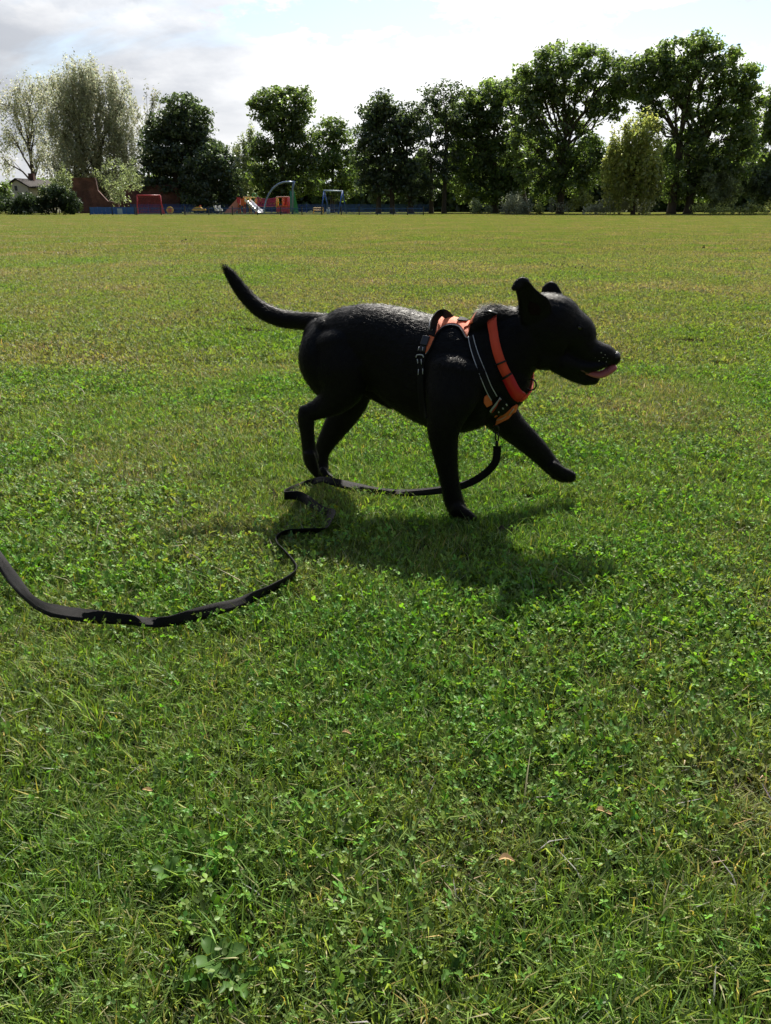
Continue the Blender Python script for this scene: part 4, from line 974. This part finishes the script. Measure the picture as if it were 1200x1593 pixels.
# ------------------------------------------------------------------ collar
M_ocollar = pmat('red_orange_webbing', (.88, .085, .035), .6, var=.15, scale=30, bump=.9, bscale=700)
M_rbuck = pmat('red_buckle_plastic', (.62, .02, .025), .35, var=.08)
M_blackp = pmat('black_plastic', (.010, .010, .012), .35)
M_web = pmat('black_webbing', (.006, .006, .007), .65, spec=.22, var=.3, scale=60, bump=1, bscale=900)
M_refl = pmat('reflective_piping', (.50, .52, .55), .4, var=.15)
M_orange_cloth = pmat('orange_cloth', (.85, .19, .07), .65, var=.12, scale=40, bump=.8, bscale=800)
M_ring = pmat('black_metal_ring', (.02, .02, .022), .3, metal=.6)
collar = empty('collar', P(790, 550, 2.15)); tag(collar, 'red orange collar with a plastic buckle around the neck of the dog', 'dog collar')
def ring_strap(name, mat, T, B, N, width, parent, a0, a1, off=.004, thick=.003, n=60, w2=None, flat_=True):
    """strap round the body through points T, B (top, bottom) and N (near side); angles: 0 top, pi/2 near side, pi bottom"""
    c = (T+B)/2; ax = (T-B).normalized(); nn_ = (T-B).cross(N-B).normalized(); sd_ = nn_.cross(ax).normalized()
    if sd_.dot(N-c) < 0: sd_ = -sd_
    m = MB(); rows = []
    for i in range(n+1):
        a = a0+(a1-a0)*i/n; d = ax*math.cos(a)+sd_*math.sin(a); row = []
        for q in (-.5, 0, .5):
            o = c+nn_*width*q; h = bvh.ray_cast(o+d*.35, -d, .35)
            row.append(h[0] if h[0] is not None else o+d*.07)
        rows.append((row, d))
    rr = []
    for i in range(n+1):
        row = [sum((rows[max(0, min(n, i+k))][0][j]-c).dot(rows[i][1]) for k in (-3, -2, -1, 0, 1, 2, 3))/7 for j in range(3)]
        rmax = max(row) if flat_ else None
        a_ = a0+(a1-a0)*i/n; sink = .013*math.exp(-(a_/.42)**2)      # pressed into the thick hair of the nape
        rr.append([(c+nn_*width*q)+rows[i][1]*((row[j]*.5+rmax*.5 if flat_ else row[j])+off-sink) for j, q in enumerate((-.5, 0, .5))])
    for r in rr: m.v += r
    for i in range(n):
        for j in range(2): m.f.append((i*3+j, i*3+j+1, i*3+j+4, i*3+j+3))
    o = m.build(name, mat, parent, True); s_ = o.modifiers.new('thickness', 'SOLIDIFY'); s_.thickness = thick; s_.offset = 1
    return o, (c, ax, sd_, nn_)
hT, hB, hN = P(776, 490, 2.15), P(822, 604, 2.13), hit(777, 549)
_, fr_ = ring_strap('strap', M_ocollar, hT, hB, hN, .0235, collar, -2.6, 2.05, off=.005)
ring_strap('buckle', M_rbuck, hT, hB, hN, .028, collar, 2.05, 2.72, off=.007, thick=.008, n=14)
ring_strap('strap', M_ocollar, hT, hB, hN, .020, collar, 2.72, 2*math.pi-2.6, off=.006, thick=.004, n=12)
for a in (1.57, 2.0): ring_strap('slider', M_blackp, hT, hB, hN, .029, collar, a, a+.055, off=.009, thick=.004, n=3)
ring_strap('slider', M_blackp, hT, hB, hN, .031, collar, .28, .33, off=.009, thick=.004, n=3)
def ringloop(name, c, r, rt, mat, parent, ax1, ax2, sq=1):
    pts = [c+ax1*r*math.cos(a)+ax2*r*sq*math.sin(a) for a in np.linspace(0, 2*math.pi, 25)]
    return MB().tube(pts, rt, 8, False).build(name, mat, parent, True)
ringloop('ring', P(826, 598.5, 2.105), .0150, .0023, M_ring, collar, FWD, ZU)
MB().tube([P(815, 600, 2.10), P(811, 605, 2.10), P(806, 609, 2.10)], .0035, 8).build('tag_clip', M_ring, collar, True)

# ------------------------------------------------------------------ harness
har = empty('harness', P(700, 520, 2.18)); tag(har, 'orange and black dog harness with a grab handle on the back of the dog', 'dog harness')
A0, A1 = P(620, 560, 2.262), P(770, 575, 2.155); AX = (A1-A0).normalized()
def sweep(name, mat, stations, parent, off=.004, thick=.003, nth=24, ends=None, both=True):
    """stations: (px, py) low edge on the near side, swept up over the back to the far side"""
    m = MB(); side = AX.cross(ZU).normalized()
    if side.dot(LAT) > 0: side = -side
    upv = side.cross(AX).normalized(); upv = upv if upv.z > 0 else -upv
    rows = []
    for (px, py) in stations:
        q = hit(px, py)
        if q is None: continue
        u = (q-A0).dot(AX); c = A0+AX*u; r = q-c; th = math.atan2(r.dot(side), r.dot(upv)); row = []
        for k in range(nth+1):
            t = th*(1-2*k/nth) if both else th*(1-k/nth)
            d = upv*math.cos(t)+side*math.sin(t); h = bvh.ray_cast(c+d*.4, -d, .4); row.append((h[0] if h[0] is not None else q)+d*off)
        rows.append(row)
    w = nth+1
    for r in rows: m.v += r
    for i in range(len(rows)-1):
        for j in range(w-1): m.f.append((i*w+j, i*w+j+1, (i+1)*w+j+1, (i+1)*w+j))
    o = m.build(name, mat, parent, True); s_ = o.modifiers.new('thickness', 'SOLIDIFY'); s_.thickness = thick; s_.offset = 1
    return rows
low = [(663, 551), (668, 545), (673, 536), (678, 523), (683, 516), (689, 510.5), (697, 507), (706, 506.5), (714, 509), (719, 514), (723, 521), (727, 527)]
low = [(r[0], r[1]) for r in catmull(low, 3)]
rows = sweep('back_panel', M_orange_cloth, low, har)
MB().tube([r[0]+(r[0]-r[1]).normalized()*.001 for r in rows], .0021, 6).build('piping', M_refl, har, True)
MB().tube([r[0]+(r[0]-r[1]).normalized()*.0055 for r in rows], .0030, 6).build('edge_binding', M_web, har, True)
MB().tube([r[-1] for r in rows], .0028, 6).build('piping', M_refl, har, True)
fl = [(r[0], r[1]) for r in catmull([(722, 514), (727, 512), (732, 508.5), (736, 506)], 3)]
sweep('front_flap', M_orange_cloth, fl, har, off=.007)
sweep('front_webbing', M_web, [(711, 503.5), (716, 504), (721, 504.5), (726, 505.5)], har, off=.010, thick=.002)
# girth strap with buckle, slider and keeper
gs = [((665, 523), (677, 527)), ((661, 532), (672, 537)), ((657, 543), (667, 547)), ((653, 553), (664, 556)), ((651, 565), (661, 567)), ((650.5, 582), (660, 583)), ((651, 605), (661, 605)), ((653, 632), (663, 632)), ((657, 655), (667, 655))]
patch('girth_strap', M_web, dense(gs), har, .0045, .002, 5, 6)
patch('strap', M_web, dense([((671, 500), (683, 501)), ((668, 510), (680, 513)), ((665, 522), (677, 526))]), har, .007, .003, 5)
for a, b in (((670.5, 499), (668, 516)), ((676.5, 500), (673.5, 517))):
    MB().tube([hit(a[0]+(b[0]-a[0])*t, a[1]+(b[1]-a[1])*t, .0095) for t in (0, .33, .66, 1)], .0007, 5).build('stitching', M_refl, har, True)
M_navy = pmat('dark_buckle_plastic', (.012, .016, .026), .32)
def plate(name, mat, quad, lift, th, parent):
    ps = [hit(a, b, lift) for a, b in quad]; n_ = (ps[1]-ps[0]).cross(ps[2]-ps[0]).normalized()
    if n_.dot(LAT) > 0: n_ = -n_
    m = MB(); m.prism(ps, n_*th); o = m.build(name, mat, parent); b_ = o.modifiers.new('bevel', 'BEVEL'); b_.width = min(.0018, th*.4); b_.segments = 2; return o
bk = plate('buckle', M_navy, [(660, 524), (671, 526), (666, 540), (655.5, 538)], .006, .007, har)
plate('buckle_tongue', M_blackp, [(656.5, 538.5), (665, 540.5), (663, 549), (650.5, 547.5)], .006, .005, har)
for (a, b, c_, d_) in ((654.5, 541.5, 653.5, 546), (660.5, 542, 660, 547)):
    MB().tube([hit(a, b, .0125), hit(c_, d_, .0125)], .0011, 6).build('slot_rim', M_refl, har, True)
MB().tube([q for q in (hit(649+i*1.5, 556.5+(-3.2 if 0 < i < 8 else 0)-abs(math.sin(i*.4))*1.0, .008) for i in range(9)) if q], .0016, 6).build('keeper_ring', M_refl, har, True)
for (xa, ya, xb_, yb_) in ((651, 559, 652, 566), (657, 559, 657.5, 567), (653, 574, 652.5, 583), (659.5, 573, 659.5, 582)):
    MB().tube([hit(xa, ya, .007), hit((xa+xb_)/2, (ya+yb_)/2, .007), hit(xb_, yb_, .007)], .0012, 6).build('reflective_stitch', M_refl, har, True)
# grab handle
hp = [(674, 514, 2.145), (675.5, 503, 2.15), (678.5, 494, 2.155), (685, 487.5, 2.165), (692.5, 488, 2.175), (699, 493, 2.185), (704, 500, 2.19), (706, 506, 2.19)]
hc = catmull(hp, 5); m = MB(); pts = [P(*r) for r in hc]; wv = (LAT*.85+FWD*.5).normalized()
for i, p in enumerate(pts):
    d = (pts[min(i+1, len(pts)-1)]-pts[max(0, i-1)]).normalized(); wv2 = (wv-d*wv.dot(d)).normalized(); nn_ = d.cross(wv2)
    for (a, b) in ((-.011, -.0018), (.011, -.0018), (.011, .0018), (-.011, .0018)): m.v.append(p+wv2*a+nn_*b)
for i in range(len(pts)-1):
    for k in range(4): k2 = (k+1) % 4; m.f.append((i*4+k, i*4+k2, (i+1)*4+k2, (i+1)*4+k))
m.f += [(3, 2, 1, 0), tuple(len(m.v)-4+k for k in range(4))]; m.build('handle', M_web, har)
# chest strap and its pinstripes
cs_ = [((728, 520), (735.5, 518)), ((731, 541), (739, 537.5)), ((739, 568), (747.5, 563.5)), ((750, 597), (759, 591)), ((758, 612), (767, 606)), ((766, 624), (775, 618))]
patch('chest_strap', M_web, dense(cs_), har, .0065, .002, 5, 9)
strap_grid = [list(r) for r in LASTG]
for sdx in (0, 1):
    MB().tube([r[0 if sdx == 0 else -1]-LAT*.0018 for r in strap_grid], .0012, 6).build('pinstripe', M_refl, har, True)
# chest plate
patch('chest_panel', M_orange_cloth, dense([((753, 616), (757, 613)), ((752, 625), (764, 622)), ((756, 632), (765, 627))]), har, .005, .002, 6)
patch('chest_plate', M_web, dense([((758, 634), (779, 613)), ((764, 641), (787, 624)), ((769, 648), (792, 631)), ((773, 652), (797, 634))]), har, .006, .003, 8)
patch('stripe_panel', M_refl, dense([((759, 636), (777, 615)), ((762, 638), (781, 618))], 3), har, .0105, .001, 8)
patch('stripe', pmat('red_stripe', (.42, .03, .02), .6), dense([((762, 636), (778.5, 617.3)), ((763.3, 637.2), (780, 618.6))], 3), har, .0125, .001, 8)
cp = dense([((773, 650), (797, 630)), ((772, 656), (803, 627)), ((771, 659), (800, 637)), ((768, 661), (790, 650))])
patch('chest_panel', M_orange_cloth, cp, har, .007, .003, 10)
MB().tube([q for q in (hit(773+(797-773)*t, 650.5-(650-631)*t+5*math.sin(math.pi*t), .0115) for t in np.linspace(0, 1, 9)) if q], .0011, 6).build('piping', M_refl, har, True)
plate('orange_tab', M_orange_cloth, [(767.5, 642), (773, 639.5), (774.5, 643.5), (769.5, 646)], .0115, .002, har)
for (a, b) in ((777, 636), (783, 631), (787, 626)): plate('reflective_mark', M_refl, [(a-1, b-1), (a+.6, b-1.8), (a+1.6, b+.6), (a, b+1.4)], .0115, .001, har)

# ------------------------------------------------------------------ lead
lead = empty('lead', P(773, 672, 2.15)); tag(lead, 'long black webbing lead clipped under the harness and trailing over the grass to the left', 'dog lead')
ringloop('harness_ring', P(772, 668, 2.12), .008, .0018, M_ring, lead, FWD, ZU, 1.4)
MB().tube([P(772, 672, 2.12), P(770.5, 679, 2.12), P(772, 686, 2.12), P(775.5, 686, 2.12), P(776, 678, 2.12), P(773.5, 672, 2.12)], .0022, 8).build('clip', M_ring, lead, True)
MB().tube([P(773.5, 686, 2.12), P(773, 690, 2.12), P(773.5, 696, 2.12)], [.004, .0055, .004], 8).build('clip_swivel', M_ring, lead, True)
def lead_mat():
    m = bpy.data.materials.new('lead_webbing'); m.use_nodes = True; t = NT(m.node_tree); b = t.n['Principled BSDF']; obj = t.new('ShaderNodeTexCoord').outputs['Object']
    t.l.new(t.ramp(t.noise(obj, 25, 5), [(.3, (.005, .005, .006)), (.7, (.010, .010, .011))]), b.inputs['Base Color']); b.inputs['Roughness'].default_value = .6; b.inputs['Specular IOR Level'].default_value = .16
    w = t.new('ShaderNodeTexWave', wave_type='BANDS', bands_direction='DIAGONAL'); t.l.new(obj, w.inputs[0]); w.inputs['Scale'].default_value = 260; w.inputs['Distortion'].default_value = 1.5
    bn = t.new('ShaderNodeBump'); bn.inputs['Strength'].default_value = .7; bn.inputs['Distance'].default_value = .0012; t.l.new(w.outputs['Fac'], bn.inputs['Height']); t.l.new(bn.outputs[0], b.inputs['Normal']); return m
M_lead = lead_mat()
# strap: each row = two edge points
E = []
def er(a, b, Ya=None, Yb=None, za=None, zb=None):
    E.append((tuple(P(*a, Ya)) if Ya else tuple(G(*a, za)), tuple(P(*b, Yb)) if Yb else tuple(G(*b, zb))))
er((770.5, 694), (776.5, 694), 2.12, 2.12)
er((769.5, 706), (777, 708), 2.12, 2.12)
er((766, 718), (773, 724), 2.13, 2.12)
er((752, 732), (758, 741), 2.145, 2.13)
er((733, 744), (738, 754), 2.16, 2.145)
er((712, 751), (714, 763), 2.17, 2.155)
er((688, 756), (688, 768), 2.18, 2.165)
er((655, 760), (655, 771), 2.20, 2.185)
er((620, 761.5), (618, 772), 2.225, 2.21)
er((580, 757), (577, 769), 2.255, 2.24)
er((545, 748), (542, 763), 2.29, 2.265)
er((518, 742), (515, 756), 2.32, 2.29)
er((500, 741), (500, 751), 2.335, 2.30)
er((482, 747), (484, 755), None, None, .035, .02)
er((462, 754), (466, 762), None, None, .03, .015)
er((446, 760), (446, 772), None, None, .050, .026)
er((443, 765), (443, 777), None, None, .050, .024)
er((452, 764), (450, 777), None, None, .050, .022)
er((470, 765), (464, 779), None, None, .050, .022)
er((490, 778), (482, 789), None, None, .046, .024)
er((508, 790), (500, 799), None, None, .042, .026)
er((524, 793), (507, 803), None, None, .046, .034)
er((519, 806), (505, 812), None, None, .046, .030)
er((512, 819), (504, 823), None, None, .050, .024)
er((494, 821), (492, 830), None, None, .050, .024)
er((468, 822), (468, 831), None, None, .050, .024)
er((444, 824), (446, 832), None, None, .050, .024)
er((430, 832), (434, 838), None, None, .050, .024)
er((430, 842), (434, 847), None, None, .050, .024)
er((443, 855), (444, 861), None, None, .050, .026)
er((456, 869), (453, 876), None, None, .050, .026)
er((462, 882), (459, 895), None, None, .052, .026)
er((452, 893), (448, 908), None, None, .052, .026)
er((425, 908), (424, 921), None, None, .052, .028)
er((395, 922), (400, 932), None, None, .050, .034)
er((365, 932), (370, 947), None, None, .048, .032)
er((335, 938), (338, 957), None, None, .050, .028)
er((300, 947), (302, 968), None, None, .052, .026)
er((262, 959), (262, 974), None, None, .050, .028)
er((232, 965), (232, 971), None, None, .038, .034)
er((200, 957), (203, 971), None, None, .046, .028)
er((160, 950), (160, 971), None, None, .052, .026)
er((115, 942), (110, 968), None, None, .052, .028)
er((75, 938), (68, 955), None, None, .050, .032)
er((52, 926), (40, 935), None, None, .050, .036)
er((38, 908), (22, 917), None, None, .056, .044)
er((20, 882), (2, 893), None, None, .060, .045)
er((0, 853), (-20, 865), None, None, .085, .07)
er((-40, 800), (-62, 812), None, None, .14, .125)
er((-90, 740), (-114, 750), None, None, .20, .185)
cs2 = catmull([a+b for a, b in E], 6); m = MB()
for i, r in enumerate(cs2):
    a, b = Vector(r[:3]), Vector(r[3:]); d = (b-a); L_ = d.length; c = (a+b)/2; d.normalize(); hw = max(.0115, min(.0145, L_/2)); m.v += [c-d*hw, c-d*hw*.33, c+d*hw*.33, c+d*hw]
for i in range(len(cs2)-1):
    for k in range(3): m.f.append((i*4+k, i*4+k+1, i*4+k+5, i*4+k+4))
o = m.build('strap', M_lead, lead, True); s_ = o.modifiers.new('thickness', 'SOLIDIFY'); s_.thickness = .0022; s_.offset = 0

# ------------------------------------------------------------------ small things on the field
M_weed = leaf_material('weed_leaf', (.075, .16, .03), (.17, .30, .035), transw=.4, gloss=.02, gloss_rough=.5)
def weed(px, py, size, n, seed, label, ragged=False):
    rng = np.random.default_rng(seed); c = G(px, py, 0); root = empty('weed_plant', c); tag(root, label, 'weed', 'broad leaved weeds in the near grass')
    for k in range(n):
        a = 2*math.pi*k/n+rng.normal(0, .3); L = size*(.7+.6*rng.random()); u = Vector((math.cos(a), math.sin(a), 0)); w = Vector((-u.y, u.x, 0)); V = []; m_ = 7
        for i in range(m_):
            t = i/(m_-1); wd = L*.26*math.sin(math.pi*min(1, t*.95+.05))**.8*(1 if not ragged or i % 2 else .45)
            z = .016+.020*math.sin(t*1.9)-.006*t; cc = c+u*L*t+Vector((0, 0, z))
            V += [cc-w*wd+Vector((0, 0, .004)), cc, cc+w*wd+Vector((0, 0, .004))]
        V = np.array([tuple(v) for v in V]); F = []
        for i in range(m_-1):
            for j in range(2): F.append((i*3+j, i*3+j+1, i*3+j+4, i*3+j+3))
        link('leaf', np_mesh('leaf', V, np.array(F), M_weed, np.ones(len(V))*(.6+.6*rng.random())), root)
for a in ((338, 1512, .031, 5, 1, 'largest broad leaved weed near the bottom left of the lawn'), (372, 1548, .026, 6, 2, 'pale green lobed weed just below the largest weed', True), (705, 1530, .026, 6, 3, 'grey green ragged weed at the bottom middle of the lawn', True),
          (268, 1380, .022, 6, 4, 'dark small rosette in the lower left of the lawn'), (468, 1190, .018, 5, 5, 'small dark leafed rosette in the middle of the near lawn'), (455, 1035, .018, 5, 6, 'bright lime leafed plant below the lead'), (760, 1000, .020, 5, 7, 'bright leafed plant at the tip of the shadow of the dog')): weed(*a)
M_soil = pmat('bare_soil', (.045, .034, .022), .95, var=.5, scale=60, bump=1)
k = MB(); rng = np.random.default_rng(9)
for (px, py, sp, n) in ((432, 772, 16, 12), (792, 832, 12, 16), (895, 416, 22, 12), (855, 415, 12, 6), (760, 371, 12, 7), (287, 375, 9, 6), (505, 361, 5, 3), (105, 398, 4, 3), (1100, 385, 14, 4), (1010, 396, 6, 3)):
    for i in range(n):
        c = G(px+rng.normal(0, sp*.5), py+rng.normal(0, sp*.12 if py < 500 else sp*.3), 0); r = .010+.012*rng.random() if py > 500 else .02+.02*rng.random()
        b0 = len(k.v)
        for q in ((1, 0, 0), (0, 1, 0), (-1, 0, 0), (0, -1, 0), (0, 0, .9), (0, 0, -.5)): k.v.append(c+Vector(q)*r*(.7+.6*rng.random())+Vector((0, 0, .008)))
        for f in ((0, 1, 4), (1, 2, 4), (2, 3, 4), (3, 0, 4), (1, 0, 5), (2, 1, 5), (3, 2, 5), (0, 3, 5)): k.f.append(tuple(b0+x for x in f))
tag(k.build('soil_clods', M_soil), 'loose dark soil clods scattered on the lawn', 'soil', kind='stuff')
M_dryleaf = pmat('dry_leaf', (.34, .22, .10), .8, var=.3, scale=90)
for i, (px, py, r, lb) in enumerate(((788, 1338, .011, 'curled tan dry leaf right of centre in the near lawn'), (540, 1140, .008, 'small tan dry leaf in the middle of the near lawn'), (940, 1262, .012, 'long straw coloured dry leaf at the right of the near lawn'), (230, 1228, .008, 'small brown dry leaf at the left of the near lawn'))):
    c = G(px, py, .03); rg = np.random.default_rng(50+i); pts = []
    V = []; F = []
    for a in range(6):
        t = a/5; w_ = r*.45*math.sin(math.pi*(t*.9+.05)); cc = c+Vector(((t-.5)*2*r, .3*r*math.sin(t*4), .25*r*math.sin(t*3+i)))
        V += [cc+Vector((0, -w_, .3*w_)), cc+Vector((0, 0, -.2*w_)), cc+Vector((0, w_, .5*w_))]
    for a in range(5):
        for j in range(2): F.append((a*3+j, a*3+j+1, a*3+j+4, a*3+j+3))
    m = MB(); m.v = V; m.f = F; o = m.build('dry_leaf', M_dryleaf); tag(o, lb, 'dry leaf', 'dry leaves on the lawn')

# whiskers
k = MB(); rng = np.random.default_rng(4)
for i in range(9):
    q = hit(930+12*rng.random(), 560+8*rng.random(), .001)
    if q is not None:
        d = (-LAT*.5+FWD*(.3+.5*rng.random())-ZU*(.1+.6*rng.random())).normalized(); k.tube([q, q+d*.012, q+d*.024-ZU*.003], [.0005, .0004, .0002], 3)
tag(k.build('whiskers', M_coat, dog), kind='stuff')
